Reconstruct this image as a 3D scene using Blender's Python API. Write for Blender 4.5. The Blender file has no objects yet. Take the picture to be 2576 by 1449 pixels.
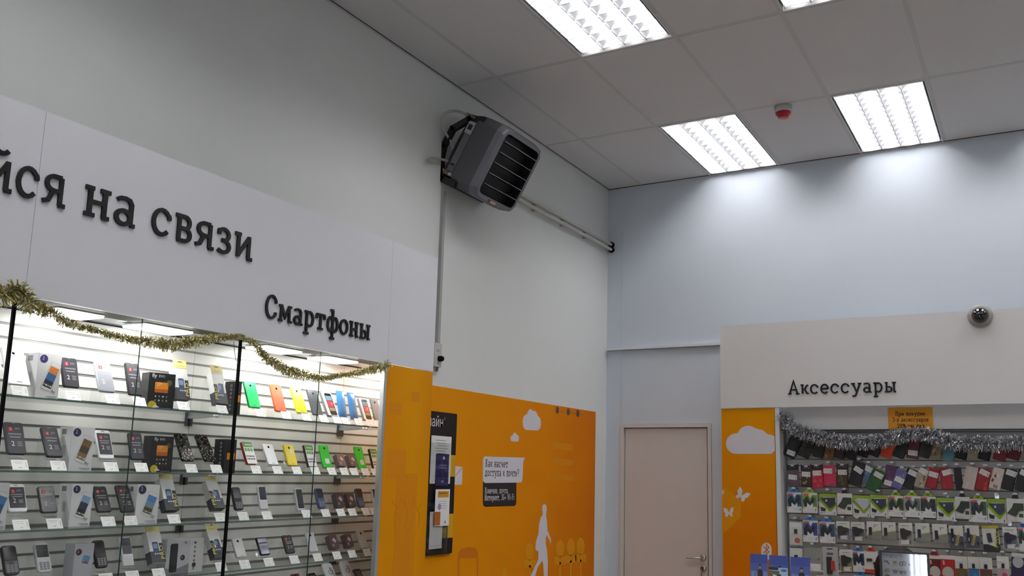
import bpy, bmesh, math, random
from mathutils import Vector, Matrix

random.seed(7)
SC = bpy.context.scene
COL = SC.collection
PI = math.pi
H = 4.12                                    # ceiling height of the shop, metres

# ------------------------------------------------------------------ camera
FPX, CX, CY = 2265.94, 1360.416, 817.78      # focal length and principal point, pixels of 2576 x 1449
CR = Vector((0.87589, 0.48201, 0.02181)); CD = Vector((-0.05984, 0.15337, -0.98636)); CF = Vector((-0.47878, 0.86264, 0.16318))
CC = Vector((3.20599, -6.94825, 1.64298))
cam = bpy.data.cameras.new('camera')
cam_o = bpy.data.objects.new('camera', cam)
COL.objects.link(cam_o)
cam.sensor_width = 36.0
cam.lens = FPX / 2576 * 36.0
cam.shift_x = -(CX - 1288) / 2576
cam.shift_y = (CY - 724.5) / 2576
cam.clip_start = 0.05
mw = Matrix.Identity(4)
for i in range(3):
    mw[i][0] = CR[i]; mw[i][1] = -CD[i]; mw[i][2] = -CF[i]; mw[i][3] = CC[i]
cam_o.matrix_world = mw
SC.camera = cam_o

# ------------------------------------------------------------------ world, view
wd = bpy.data.worlds.new('world'); SC.world = wd; wd.use_nodes = True
wd.node_tree.nodes['Background'].inputs[0].default_value = (0.72, 0.8, 0.9, 1)
wd.node_tree.nodes['Background'].inputs[1].default_value = 0.05
SC.view_settings.view_transform = 'Standard'
SC.view_settings.look = 'None'
SC.view_settings.exposure = -0.2
SC.view_settings.gamma = 1.0
SC.view_settings.use_curve_mapping = False
SC.cycles.use_denoising = True
SC.cycles.max_bounces = 8
SC.cycles.diffuse_bounces = 4
SC.cycles.glossy_bounces = 3
SC.cycles.transparent_max_bounces = 24
SC.cycles.transmission_bounces = 4
SC.cycles.sample_clamp_indirect = 6.0
SC.cycles.caustics_reflective = False
SC.cycles.caustics_refractive = False

TUBE = 36.0          # ceiling lamp tubes
SPOT = 24.0          # small light panels inside the phone showcase
DAY = 12.0            # shop window behind the camera

# ------------------------------------------------------------------ helpers
def at(u, v, ax, val):
    """the point where the line of sight through pixel (u, v) meets the plane axis = val"""
    d = CR * ((u - CX) / FPX) + CD * ((v - CY) / FPX) + CF
    t = (val - CC[ax]) / d[ax]
    return CC + d * t

def lin(h):
    h = h.lstrip('#')
    o = []
    for i in (0, 2, 4):
        c = int(h[i:i + 2], 16) / 255
        o.append(c / 12.92 if c <= 0.04045 else ((c + 0.055) / 1.055) ** 2.4)
    return tuple(o) + (1.0,)

MATS = {}
def mat(name, col, rough=0.5, metal=0.0, spec=0.5, noise=0.0, scale=20.0, emit=0.0, coat=0.0, bump=0.0):
    if name in MATS:
        return MATS[name]
    m = bpy.data.materials.new(name); m.use_nodes = True
    nt = m.node_tree; b = nt.nodes['Principled BSDF']
    c = lin(col) if isinstance(col, str) else tuple(col) + (1.0,)
    b.inputs['Base Color'].default_value = c
    b.inputs['Roughness'].default_value = rough
    b.inputs['Metallic'].default_value = metal
    b.inputs['Specular IOR Level'].default_value = spec
    b.inputs['Coat Weight'].default_value = coat
    if emit:
        b.inputs['Emission Color'].default_value = c
        b.inputs['Emission Strength'].default_value = emit
    if noise or bump:
        tc = nt.nodes.new('ShaderNodeTexCoord'); nz = nt.nodes.new('ShaderNodeTexNoise')
        nz.inputs['Scale'].default_value = scale; nz.inputs['Detail'].default_value = 5
        nt.links.new(tc.outputs['Object'], nz.inputs['Vector'])
        if noise:
            mx = nt.nodes.new('ShaderNodeMix'); mx.data_type = 'RGBA'
            mx.inputs[6].default_value = tuple(x * (1 - noise) for x in c[:3]) + (1,)
            mx.inputs[7].default_value = tuple(min(1, x * (1 + noise)) for x in c[:3]) + (1,)
            nt.links.new(nz.outputs['Fac'], mx.inputs[0]); nt.links.new(mx.outputs[2], b.inputs['Base Color'])
        if bump:
            bp = nt.nodes.new('ShaderNodeBump'); bp.inputs['Strength'].default_value = bump; bp.inputs['Distance'].default_value = 0.002
            nt.links.new(nz.outputs['Fac'], bp.inputs['Height']); nt.links.new(bp.outputs[0], b.inputs['Normal'])
    MATS[name] = m
    return m

def glass(name, tint, refl=0.04, gl=1.0):
    """clear sheet: see-through, with a reflection that grows towards grazing sight"""
    if name in MATS:
        return MATS[name]
    m = bpy.data.materials.new(name); m.use_nodes = True
    nt = m.node_tree; nt.nodes.clear()
    o = nt.nodes.new('ShaderNodeOutputMaterial'); mx = nt.nodes.new('ShaderNodeMixShader')
    t = nt.nodes.new('ShaderNodeBsdfTransparent'); g = nt.nodes.new('ShaderNodeBsdfGlossy'); f = nt.nodes.new('ShaderNodeLayerWeight')
    f.inputs[0].default_value = 0.5
    p = nt.nodes.new('ShaderNodeMath'); p.operation = 'POWER'; p.inputs[1].default_value = 5
    q = nt.nodes.new('ShaderNodeMath'); q.operation = 'MULTIPLY_ADD'; q.inputs[1].default_value = 1 - refl; q.inputs[2].default_value = refl
    t.inputs[0].default_value = tuple(tint) + (1,)
    g.inputs[0].default_value = (gl, gl, gl, 1); g.inputs[1].default_value = 0.03
    nt.links.new(f.outputs['Facing'], p.inputs[0]); nt.links.new(p.outputs[0], q.inputs[0]); nt.links.new(q.outputs[0], mx.inputs[0])
    nt.links.new(t.outputs[0], mx.inputs[1]); nt.links.new(g.outputs[0], mx.inputs[2])
    nt.links.new(mx.outputs[0], o.inputs[0])
    MATS[name] = m
    return m

def C(h, rough=0.5, **k):
    """plain colour by hex code"""
    return mat('colour ' + h + ('' if rough == 0.5 else ' %g' % rough) + ''.join('%s%g' % (a[0], b) for a, b in k.items()), h, rough, **k)

class MB:
    """collects shapes, builds ONE mesh object"""
    def __init__(s):
        s.v = []; s.f = []; s.mi = []; s.ms = []; s.sm = []
    def m(s, mt):
        if mt not in s.ms:
            s.ms.append(mt)
        return s.ms.index(mt)
    def add(s, vs, fs, mt, T=None, smooth=False):
        n = len(s.v); k = s.m(mt)
        s.v += [(T @ Vector(p)) if T else Vector(p) for p in vs]
        for f in fs:
            s.f.append([n + i for i in f]); s.mi.append(k); s.sm.append(smooth)
        return s
    def box(s, a, b, mt, T=None):
        x0, y0, z0 = a; x1, y1, z1 = b
        return s.add([(x0, y0, z0), (x1, y0, z0), (x1, y1, z0), (x0, y1, z0), (x0, y0, z1), (x1, y0, z1), (x1, y1, z1), (x0, y1, z1)],
                     [(3, 2, 1, 0), (4, 5, 6, 7), (0, 1, 5, 4), (1, 2, 6, 5), (2, 3, 7, 6), (3, 0, 4, 7)], mt, T)
    def prism(s, pts, z0, z1, mt, T=None, side=None, smooth=False):
        n = len(pts)
        a = sum(pts[i][0] * pts[(i + 1) % n][1] - pts[(i + 1) % n][0] * pts[i][1] for i in range(n))
        if a < 0:
            pts = pts[::-1]
        vs = [(x, y, z0) for x, y in pts] + [(x, y, z1) for x, y in pts]
        s.add(vs, [tuple(range(n - 1, -1, -1)), tuple(range(n, 2 * n))], mt, T)
        vs2 = [(i, (i + 1) % n, n + (i + 1) % n, n + i) for i in range(n)]
        return s.add(vs, vs2, side or mt, T, smooth)
    def rbox(s, w, h, d0, d1, r, mt, T=None, side=None, cx=0, cy=0, ch=0.0, n=5):
        """slab w x h with rounded corners from z = d0 to d1; ch rounds the front edge"""
        p = rr(w, h, r, cx, cy, n)
        if not ch:
            return s.prism(p, d0, d1, mt, T, side, True)
        k = len(p)
        q = rr(w - 2 * ch, h - 2 * ch, max(r - ch, 0.001), cx, cy, n)
        q2 = rr(w - 0.6 * ch, h - 0.6 * ch, max(r - 0.3 * ch, 0.001), cx, cy, n)
        rings = [(q, d0), (q2, d0 + 0.3 * ch), (p, d0 + ch), (p, d1 - ch), (q2, d1 - 0.3 * ch), (q, d1)]
        vs = [(x, y, z) for ring, z in rings for x, y in ring]
        s.add(vs, [tuple(range(k - 1, -1, -1)), tuple(range(5 * k, 6 * k))], mt, T)
        return s.add(vs, [(j * k + i, j * k + (i + 1) % k, (j + 1) * k + (i + 1) % k, (j + 1) * k + i) for j in range(5) for i in range(k)], side or mt, T, True)
    def tube(s, path, r, mt, n=8, T=None, cap=True):
        P = [Vector(p) for p in path]; vs = []; fs = []
        R = r if isinstance(r, (list, tuple)) else [r] * len(P)
        up = Vector((0.13, 0.31, 0.94))
        for i, p in enumerate(P):
            t = (P[min(i + 1, len(P) - 1)] - P[max(i - 1, 0)]).normalized()
            a = t.cross(up)
            if a.length < 1e-3:
                a = t.cross(Vector((1, 0, 0)))
            a.normalize(); b = t.cross(a)
            for k in range(n):
                an = 2 * PI * k / n
                vs.append(p + (a * math.cos(an) + b * math.sin(an)) * R[i])
        for i in range(len(P) - 1):
            for k in range(n):
                fs.append((i * n + k, i * n + (k + 1) % n, (i + 1) * n + (k + 1) % n, (i + 1) * n + k))
        s.add(vs, fs, mt, T, True)
        if cap:
            s.add(vs, [tuple(range(n - 1, -1, -1)), tuple(range((len(P) - 1) * n, len(P) * n))], mt, T)
        return s
    def lathe(s, prof, mt, T=None, n=24):
        """profile of (radius, z)"""
        vs = []; fs = []
        for r, z in prof:
            for k in range(n):
                a = 2 * PI * k / n
                vs.append((r * math.cos(a), r * math.sin(a), z))
        for i in range(len(prof) - 1):
            for k in range(n):
                fs.append((i * n + k, i * n + (k + 1) % n, (i + 1) * n + (k + 1) % n, (i + 1) * n + k))
        return s.add(vs, fs, mt, T, True)
    def build(s, name, parent=None, loc=None, M=None):
        me = bpy.data.meshes.new(name)
        me.from_pydata([tuple(p) for p in s.v], [], s.f)
        for mt in s.ms:
            me.materials.append(mt)
        me.polygons.foreach_set('material_index', s.mi)
        me.polygons.foreach_set('use_smooth', s.sm)
        me.update()
        o = bpy.data.objects.new(name, me); COL.objects.link(o)
        if parent is not None:
            o.parent = parent
        if M is not None:
            o.matrix_local = M
        elif loc is not None:
            o.location = loc
        return o

def rr(w, h, r, cx=0, cy=0, n=5):
    """rounded rectangle outline"""
    r = min(r, w / 2 - 1e-5, h / 2 - 1e-5); o = []
    for qx, qy, a in ((1, 1, 0), (-1, 1, 90), (-1, -1, 180), (1, -1, 270)):
        for k in range(n + 1):
            an = math.radians(a + 90 * k / n)
            o.append((cx + qx * (w / 2 - r) + r * math.cos(an), cy + qy * (h / 2 - r) + r * math.sin(an)))
    return o

def ell(cx, cy, rx, ry, a0=0, a1=360, n=None):
    n = n or max(6, int(abs(a1 - a0) / 18))
    return [(cx + rx * math.cos(math.radians(a0 + (a1 - a0) * k / n)), cy + ry * math.sin(math.radians(a0 + (a1 - a0) * k / n))) for k in range(n + 1)]

def circ(cx, cy, r, n=18):
    return [(cx + r * math.cos(2 * PI * k / n), cy + r * math.sin(2 * PI * k / n)) for k in range(n)]

def empty(name, M=None):
    o = bpy.data.objects.new(name, None); COL.objects.link(o)
    o.empty_display_size = 0.05
    if M is not None:
        o.matrix_world = M
    return o

def tag(o, label, cat, group=None):
    o['label'] = label; o['category'] = cat
    if group:
        o['group'] = group
    return o

def struct(o, label=None):
    o['kind'] = 'structure'
    if label:
        o['label'] = label
    return o

def basis(X, Y, Z, O):
    M = Matrix.Identity(4)
    for i in range(3):
        M[i][0] = X[i]; M[i][1] = Y[i]; M[i][2] = Z[i]; M[i][3] = O[i]
    return M

# frames of the two display walls: local x runs to the reader's hand, y up, z out of the wall
def left_wall(y, z, x, tilt=0.0, roll=0.0, yaw=0.0):
    M = basis(Vector((0, 1, 0)), Vector((0, 0, 1)), Vector((1, 0, 0)), Vector((x, y, z)))
    return M @ Matrix.Rotation(yaw, 4, 'Y') @ Matrix.Rotation(-tilt, 4, 'X') @ Matrix.Rotation(roll, 4, 'Z')
def back_wall(x, z, y, tilt=0.0, roll=0.0, yaw=0.0):
    M = basis(Vector((1, 0, 0)), Vector((0, 0, 1)), Vector((0, -1, 0)), Vector((x, y, z)))
    return M @ Matrix.Rotation(yaw, 4, 'Y') @ Matrix.Rotation(-tilt, 4, 'X') @ Matrix.Rotation(roll, 4, 'Z')

# ------------------------------------------------------------------ slab-serif lettering drawn as pen strokes
XH, PW = 0.645, 0.055
def serif(x0, x1, y):
    return [(x0, y), (x1, y)]
GL = {}
def g(ch, w, *strokes):
    GL[ch] = (w, strokes)
lo, hi, cp = 0.05, XH, 0.95
g('с', .52, ell(.26, .35, .205, .295, 42, 318), [(.42, .56), (.445, .5), (.445, .44)])
g('С', .58, ell(.3, .5, .24, .445, 48, 312), [(.46, .84), (.5, .76), (.5, .66)], [(.46, .16), (.5, .22), (.5, .31)])
g('м', .68, [(.12, lo), (.15, hi)], [(.15, hi), (.33, .2), (.52, hi)], [(.52, hi), (.55, lo)], serif(.03, .2, hi), serif(.47, .64, hi), serif(.02, .2, lo), serif(.5, .67, lo))
g('а', .5, [(.07, .58), (.14, .63), (.24, hi), (.33, .62), (.38, .53), (.38, lo)], serif(.38, .48, lo), ell(.22, .2, .15, .155))
g('р', .54, [(.14, hi), (.14, -.25)], serif(.03, .2, hi), serif(.02, .26, -.25), [(.14, .53)] + ell(.28, .35, .19, .295, 130, -130) + [(.14, .17)])
g('т', .56, serif(.05, .51, hi), [(.06, hi), (.06, .46)], [(.5, hi), (.5, .46)], [(.28, hi), (.28, lo)], serif(.15, .41, lo))
g('ф', .66, [(.33, cp), (.33, -.25)], serif(.2, .36, cp), serif(.21, .45, -.25), ell(.195, .35, .135, .295), ell(.465, .35, .135, .295))
g('о', .52, ell(.26, .35, .2, .295))
g('н', .56, [(.13, hi), (.13, lo)], [(.43, hi), (.43, lo)], [(.13, .35), (.43, .35)], serif(.02, .2, hi), serif(.03, .24, lo), serif(.33, .54, hi), serif(.4, .54, lo))
g('ы', .66, [(.13, hi), (.13, lo)], serif(.03, .2, hi), [(.13, .37), (.27, .37)] + ell(.27, .21, .13, .16, 90, -90) + [(.04, lo)], [(.53, hi), (.53, lo)], serif(.42, .64, hi), serif(.5, .63, lo))
g('я', .55, [(.42, hi), (.42, lo)], serif(.4, .54, lo), [(.42, hi), (.26, hi)] + ell(.26, .49, .17, .155, 90, 270) + [(.42, .335)], [(.25, .335), (.15, .11), (.03, .07)])
g('в', .5, serif(.03, .28, hi), [(.13, hi), (.13, lo)], [(.28, hi)] + ell(.28, .5, .12, .145, 90, -90) + [(.13, .355)], [(.28, .355)] + ell(.28, .2025, .15, .1525, 90, -90) + [(.1, lo)])
g('з', .46, [(.07, .49), (.07, .6)] + ell(.2, .5, .15, .145, 130, -90) + [(.15, .355)], ell(.2, .2025, .18, .1525, 90, -140))
g('и', .58, [(.13, hi), (.13, lo)], serif(.02, .2, hi), [(.13, .08), (.45, .62)], [(.45, hi), (.45, lo)], serif(.43, .57, lo))
g('й', .58, *(GL['и'][1] + (ell(.29, .9, .14, .12, 200, 340),)))
g('А', .66, [(.1, lo), (.33, cp), (.56, lo)], [(.19, .33), (.47, .33)], serif(0, .2, lo), serif(.46, .66, lo))
g('к', .5, [(.13, hi), (.13, lo)], serif(.02, .2, hi), [(.13, .34), (.26, .34), (.36, .58), (.46, .63)], [(.26, .34), (.38, .07), (.48, .05)])
g('е', .52, ell(.26, .35, .2, .295, 0, 318), [(.06, .35), (.46, .35)])
g('у', .58, [(.11, hi), (.3, .1)], [(.49, hi), (.27, -.1), (.19, -.2), (.06, -.18)], serif(.01, .22, hi), serif(.38, .58, hi))
g('ч', .54, [(.11, hi), (.11, .42), (.17, .31), (.42, .31)], [(.42, hi), (.42, lo)], serif(.02, .18, hi), serif(.35, .5, hi), serif(.33, .52, lo))
g('д', .58, [(.1, lo), (.2, .25), (.2, hi)], [(.42, hi), (.42, lo)], serif(.14, .5, hi), serif(.02, .56, lo), [(.04, lo), (.04, -.1)], [(.54, lo), (.54, -.1)])
g('п', .56, [(.13, hi), (.13, lo)], [(.43, hi), (.43, lo)], serif(.02, .54, hi), serif(.03, .24, lo), serif(.33, .54, lo))
g('л', .56, [(.2, hi), (.17, .2), (.04, lo)], [(.43, hi), (.43, lo)], serif(.1, .54, hi), serif(.35, .54, lo))
g('х', .54, [(.1, hi), (.44, lo)], [(.44, hi), (.1, lo)], serif(.02, .2, hi), serif(.34, .53, hi), serif(.02, .2, lo), serif(.34, .53, lo))
g('К', .6, [(.13, cp), (.13, lo)], serif(.02, .24, cp), serif(.02, .24, lo), [(.13, .48), (.26, .5), (.46, .92), (.54, .93)], [(.26, .5), (.48, .08), (.57, lo)])
g('И', .64, [(.13, cp), (.13, lo)], [(.13, .1), (.5, .9)], [(.5, cp), (.5, lo)], serif(.02, .24, cp), serif(.4, .6, cp), serif(.02, .24, lo), serif(.4, .6, lo))
g('П', .64, [(.13, cp), (.13, lo)], [(.5, cp), (.5, lo)], serif(.02, .62, cp), serif(.02, .24, lo), serif(.4, .62, lo))
g('3', .5, ell(.22, .72, .17, .23, 150, -90), ell(.22, .27, .2, .22, 90, -150))
g('2', .52, ell(.25, .7, .19, .25, 165, -20) + [(.07, lo), (.47, lo)])
g('0', .52, ell(.26, .5, .2, .45))
g('%', .74, ell(.19, .72, .13, .2), ell(.55, .27, .13, .2), [(.56, cp), (.18, lo)])
g('G', .6, ell(.3, .5, .24, .445, 45, 360), [(.32, .48), (.54, .48), (.54, .2)])
g('W', .8, [(.06, cp), (.22, lo), (.4, .85), (.58, lo), (.74, cp)], serif(0, .16, cp), serif(.64, .8, cp))
g('i', .28, [(.14, hi), (.14, lo)], [(.14, .9), (.14, .83)], serif(.04, .16, hi), serif(.04, .25, lo))
g('F', .54, [(.13, cp), (.13, lo)], [(.03, cp), (.5, cp)], [(.13, .52), (.4, .52)], serif(.03, .24, lo))
g('+', .5, [(.25, .6), (.25, .12)], [(.05, .36), (.45, .36)])
g('-', .36, [(.05, .36), (.31, .36)])
g(',', .24, [(.12, .1), (.08, -.12)])
g('?', .46, ell(.22, .72, .17, .23, 160, -60) + [(.22, .28)], [(.22, .1), (.22, .04)])
g(' ', .34)

def stroke(pts, pw):
    """outline of a pen line of half width pw through pts"""
    P = [Vector((x, y, 0)) for x, y in pts]
    closed = (P[0] - P[-1]).length < 1e-4 and len(P) > 3
    if closed:
        P = P[:-1]
    n = len(P); L = []; R = []
    for i in range(n):
        a = P[i - 1] if (i > 0 or closed) else P[i]
        b = P[(i + 1) % n] if (i < n - 1 or closed) else P[i]
        d1 = (P[i] - a); d2 = (b - P[i])
        d1 = d1.normalized() if d1.length > 1e-6 else d2.normalized()
        d2 = d2.normalized() if d2.length > 1e-6 else d1
        n1 = Vector((-d1.y, d1.x, 0)); n2 = Vector((-d2.y, d2.x, 0))
        m = (n1 + n2)
        m = m.normalized() if m.length > 1e-6 else n1
        k = min(1.0 / max(m.dot(n1), 0.35), 2.2)
        ext = Vector((0, 0, 0))
        L.append(P[i] + m * pw * k); R.append(P[i] - m * pw * k)
    return L, R, closed

def glyph(mb, ch, x, y, s, mt, z0, z1, T=None, pw=PW, sx=1.0):
    """draws one letter into mb; returns its advance"""
    w, strokes = GL[ch]
    for q, st in enumerate(strokes):
        # bars get square ends half a pen long
        L, R, closed = stroke([(a, b) for a, b in st], pw)
        n = len(L); zz = z1 + 0.00002 * q
        vs = [(x + p.x * s * sx, y + p.y * s, z) for z in (z0, zz) for p in (L + R)]
        m = 2 * n; fs = []
        for i in range(n if closed else n - 1):
            j = (i + 1) % n
            fs += [(i, j, n + j, n + i)[::-1], (m + i, m + j, m + n + j, m + n + i), (i, m + i, m + j, j)[::-1], (n + i, m + n + i, m + n + j, n + j)]
        if not closed:
            fs += [(0, n, m + n, m)[::-1], (n - 1, m + n - 1, m + 2 * n - 1, 2 * n - 1)[::-1]]
        fs = [f[::-1] for f in fs]
        mb.add(vs, fs, mt, T)
    return w * s * sx

def text_width(t, s, gap=0.06, sx=1.0):
    return sum((GL[c][0] + gap) * s * sx for c in t) - gap * s * sx

def write(mb, t, x, y, s, mt, z0, z1, T=None, pw=PW, gap=0.06, sx=1.0, center=False):
    if center:
        x -= text_width(t, s, gap, sx) / 2
    for c in t:
        x += glyph(mb, c, x, y, s, mt, z0, z1, T, pw, sx) + gap * s * sx

FONT = {}
def sans(mb, t, x, y, s, mt, z, T=None, rot=0.0, sx=1.0, center=True, right=False):
    """small print in a plain face, as thin relief"""
    if t not in FONT:
        cu = bpy.data.curves.new('print', 'FONT'); cu.body = t; cu.resolution_u = 2
        o = bpy.data.objects.new('print', cu); COL.objects.link(o)
        me = bpy.data.meshes.new_from_object(o.evaluated_get(bpy.context.evaluated_depsgraph_get()))
        FONT[t] = ([tuple(v.co) for v in me.vertices], [tuple(p.vertices) for p in me.polygons])
        bpy.data.objects.remove(o); bpy.data.curves.remove(cu); bpy.data.meshes.remove(me)
    vs, fs = FONT[t]
    if not vs:
        return
    x0 = min(v[0] for v in vs); x1 = max(v[0] for v in vs)
    off = x1 if right else ((x0 + x1) / 2 if center else x0)
    ca, sa = math.cos(rot), math.sin(rot)
    out = []
    for vx, vy, vz in vs:
        a = (vx - off) * s * sx; b = vy * s
        out.append((x + a * ca - b * sa, y + a * sa + b * ca, z))
    mb.add(out, fs, mt, T)

# ------------------------------------------------------------------ common materials
WHITE_WALL = mat('white wall paint', '#e6e8e6', 0.85, noise=0.02, scale=3, bump=0.05)
BLUE_WALL = mat('pale blue white wall panel', '#d9e1ea', 0.6, noise=0.015, scale=2)
TILE = mat('ceiling tile', '#dedcdd', 0.95, noise=0.03, scale=220, bump=0.15)
GRID = mat('ceiling grid bar', '#cfcdcc', 0.6)
GAP = mat('dark gap', '#2a2a2c', 0.9)
FLOOR = mat('grey floor tile', '#827e77', 0.35, noise=0.05, scale=6)
LAM = mat('white laminate', '#e6e7ec', 0.45, noise=0.01, scale=2)
LAM2 = mat('warm white laminate', '#e6e4e2', 0.45, noise=0.01, scale=2)
ALU = mat('brushed aluminium', '#c4c6c8', 0.35, metal=0.7)
DARKALU = mat('dark grey rail', '#55565a', 0.45, metal=0.5)
BLACK = mat('black seal', '#09090b', 0.8, spec=.1)
GREY = mat('grey plastic', '#8d8f92', 0.5)
SLAT = mat('slat panel', '#eeede8', 0.5, noise=0.015, scale=4)
GROOVE = mat('slat groove liner', '#8f908d', 0.5)
SOFFIT = mat('shaded soffit laminate', '#47443e', 0.7, spec=.2)  # grey laminate, its colour darkened to stand in for the unlit band
GLASS = glass('clear glass', (0.985, 0.99, 0.987), 0.015, 0.8)
GLASS_EDGE = mat('green glass edge', '#1c3a33', 0.2)
SHELF_GLASS = glass('shelf glass', (0.978, 0.988, 0.982), 0.03, 0.8)
SHELF_EDGE = mat('shelf glass edge', '#5f7a70', 0.15, spec=0.8)
ACRYL = glass('clear acrylic', (0.95, 0.96, 0.96), 0.04, 0.8)
FILM = glass('clear blister film', (0.92, 0.94, 0.95), 0.05, 0.9)
PAPER = mat('white paper', '#f2f2f0', 0.7)
INK = mat('grey ink', '#7c7c80', 0.8)
INKD = mat('dark ink', '#2c2c30', 0.8)
LETTER = mat('black sign letter', '#0a090c', 0.45, spec=.3)

# ------------------------------------------------------------------ room shell
XR, YF = 6.1, -10.4                         # far side wall and the shop front behind the camera
GX0, TX, TY = 0.319, 0.6, 1.2               # ceiling grid: first bar, tile size
struct(MB().box((-0.2, YF - .2, -0.1), (XR + .2, 0.2, 0), FLOOR).build('floor'))
struct(MB().box((-0.15, YF - .15, 0), (0, 0.15, H + .3), WHITE_WALL).build('wall_left'))
struct(MB().box((XR, YF - .15, 0), (XR + .15, 0.15, H + .3), WHITE_WALL).build('wall_right'))
DX0, DX1, DZ = 0.166, 0.891, 2.04           # door opening in the back wall
b = MB()
b.box((0, 0, 0), (DX0 - .03, .15, H + .3), BLUE_WALL).box((DX1 + .03, 0, 0), (XR, .15, H + .3), BLUE_WALL).box((DX0 - .03, 0, DZ + .03), (DX1 + .03, .15, H + .3), BLUE_WALL)
struct(b.build('wall_back'))
WX0, WX1, WZ0, WZ1 = 1.69, 2.75, 0.25, 1.9   # shop window behind the camera
b = MB()
b.box((0, YF - .15, 0), (WX0, YF, H + .3), WHITE_WALL).box((WX1, YF - .15, 0), (XR, YF, H + .3), WHITE_WALL)
b.box((WX0, YF - .15, 0), (WX1, YF, WZ0), WHITE_WALL).box((WX0, YF - .15, WZ1), (WX1, YF, H + .3), WHITE_WALL)
struct(b.build('wall_front'))
DAYM = mat('daylight behind frosted pane', '#dfe9f7', 0.5, emit=DAY)
w = MB()
w.box((WX0, YF - .12, WZ0), (WX1, YF - .1, WZ1), DAYM)
struct(w.build('window_1'))
wf = MB()
for x in (WX0, WX1 - .06, (WX0 + WX1) / 2 - .03):
    wf.box((x, YF - .1, WZ0), (x + .06, YF - .04, WZ1), LAM)
wf.box((WX0, YF - .1, WZ0), (WX1, YF - .04, WZ0 + .06), LAM).box((WX0, YF - .1, WZ1 - .06), (WX1, YF - .04, WZ1), LAM)
wf.build('window_frame', bpy.data.objects['window_1'])
BLIND = mat('fabric blind', '#d9dadd', 0.8)
bl = MB()
for k in range(15):
    if k % 3 == 2:
        continue
    x = WX0 + .05 + k * (WX1 - WX0 - .1) / 15
    bl.box((-.034, -.001, 0), (.034, .001, WZ1 - WZ0 - .05), BLIND, Matrix.Translation((x + .06, YF + .06, WZ0)) @ Matrix.Rotation(.9, 4, 'Z'))
tag(bl.build('vertical_blind'), 'white vertical fabric blind hanging in the shop window', 'blind')

# ceiling: plaster tiles of 0.6 x 1.2 m lying in a bar grid, open where lamps sit
LAMPS = [(c, r) for c in (1, 3, 5, 7) for r in (0, 2, 4)]          # column, row
ceil = MB(); grid = MB()
xs = [0.0] + [GX0 + TX * i for i in range(10) if GX0 + TX * i < XR - .01] + [XR]
ys = [-TY * r for r in range(9) if -TY * r > YF + .01] + [YF]
for i in range(len(xs) - 1):
    for r in range(len(ys) - 1):
        if (i - 0, r) in [(c, q) for c, q in LAMPS]:
            pass
        lampcell = any(abs(xs[i] - (GX0 + TX * c)) < 1e-6 and r == q for c, q in LAMPS)
        if not lampcell:
            ceil.box((xs[i] + .003, ys[r + 1] + .003, H + .001), (xs[i + 1] - .003, ys[r] - .003, H + .016), TILE)
        else:
            ceil.box((xs[i], ys[r + 1], H + .2), (xs[i + 1], ys[r], H + .22), TILE)
ceil.box((0, YF, H + .24), (XR, 0, H + .3), TILE)
for x in xs[1:-1]:
    grid.box((x - .012, YF, H - .0005), (x + .012, 0, H + .004), GRID)
for y in ys[1:-1]:
    grid.box((0, y - .012, H - .0004), (XR, y + .012, H + .0035), GRID)
    grid.box((0, y + .012, H + .0002), (XR, y + .0145, H + .004), GAP)
grid.box((0, -.02, H - .004), (XR, -.0005, H + .004), GRID).box((0.0005, YF, H - .003), (.018, 0, H + .004), GRID)
grid.box((0, -.0225, H - .0045), (XR, -.02, H + .004), GAP).box((0.018, YF, H - .0035), (.0205, 0, H + .004), GAP)
struct(ceil.build('ceiling'))
struct(grid.build('trim_1'))

# ------------------------------------------------------------------ louvred ceiling lamps
LWHITE = mat('white lamp tray', '#f4f4f4', 0.5)
LOUV = mat('satin louvre blade', '#bcbfc2', 0.32, metal=0.6)
TUBEM = mat('lit lamp tube', (1.0, 0.985, 1.0), 0.5, emit=TUBE)
def lamp_meshes():
    W, L, D = .572, 1.165, .08
    a = MB()                                                # tray, open below
    a.box((-W / 2, -L / 2, D), (W / 2, L / 2, D + .004), LWHITE)
    for sx in (-1, 1):
        a.box((sx * W / 2 - .003, -L / 2, -.004), (sx * W / 2 + .003, L / 2, D), LWHITE)
        a.box((-W / 2, sx * L / 2 - .003, -.004), (W / 2, sx * L / 2 + .003, D), LWHITE)
    lv = MB()                                               # long curved reflectors and cross blades
    n = 4; pw = (W - .03) / n
    for k in range(n + 1):
        x = -W / 2 + .015 + k * pw
        h = .034; tw = .036 if 0 < k < n else .016; bw = .004
        prof = [(x - bw / 2, 0), (x + bw / 2, 0)]
        right = [(x + bw / 2 + (tw - bw / 2) * (t / 6) ** 2.0, h * t / 6) for t in range(1, 7)]
        left = [(2 * x - p, q) for p, q in right[::-1]]
        pts = prof + right + left
        T = basis(Vector((1, 0, 0)), Vector((0, 0, 1)), Vector((0, -1, 0)), Vector((0, L / 2 - .012, .002)))
        lv.prism(pts, 0, L - .024, LOUV, T)
    nb = 13
    for k in range(n):
        x0 = -W / 2 + .015 + k * pw; 
        for j in range(nb):
            y = -L / 2 + .03 + j * (L - .06) / (nb - 1)
            T = basis(Vector((0, 1, 0)), Vector((0, 0, 1)), Vector((1, 0, 0)), Vector((x0 + .004, y, .003)))
            lv.prism([(-.002, 0), (.002, 0), (.008, .031), (-.008, .031)], 0, pw - .008, LWHITE, T)
    tb = MB()
    for k in range(n):
        x = -W / 2 + .015 + (k + .5) * pw
        tb.tube([(x, -L / 2 + .02, .049), (x, L / 2 - .02, .049)], .013, TUBEM, 10)
    return a, lv, tb
la, ll, lt = lamp_meshes()
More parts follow.
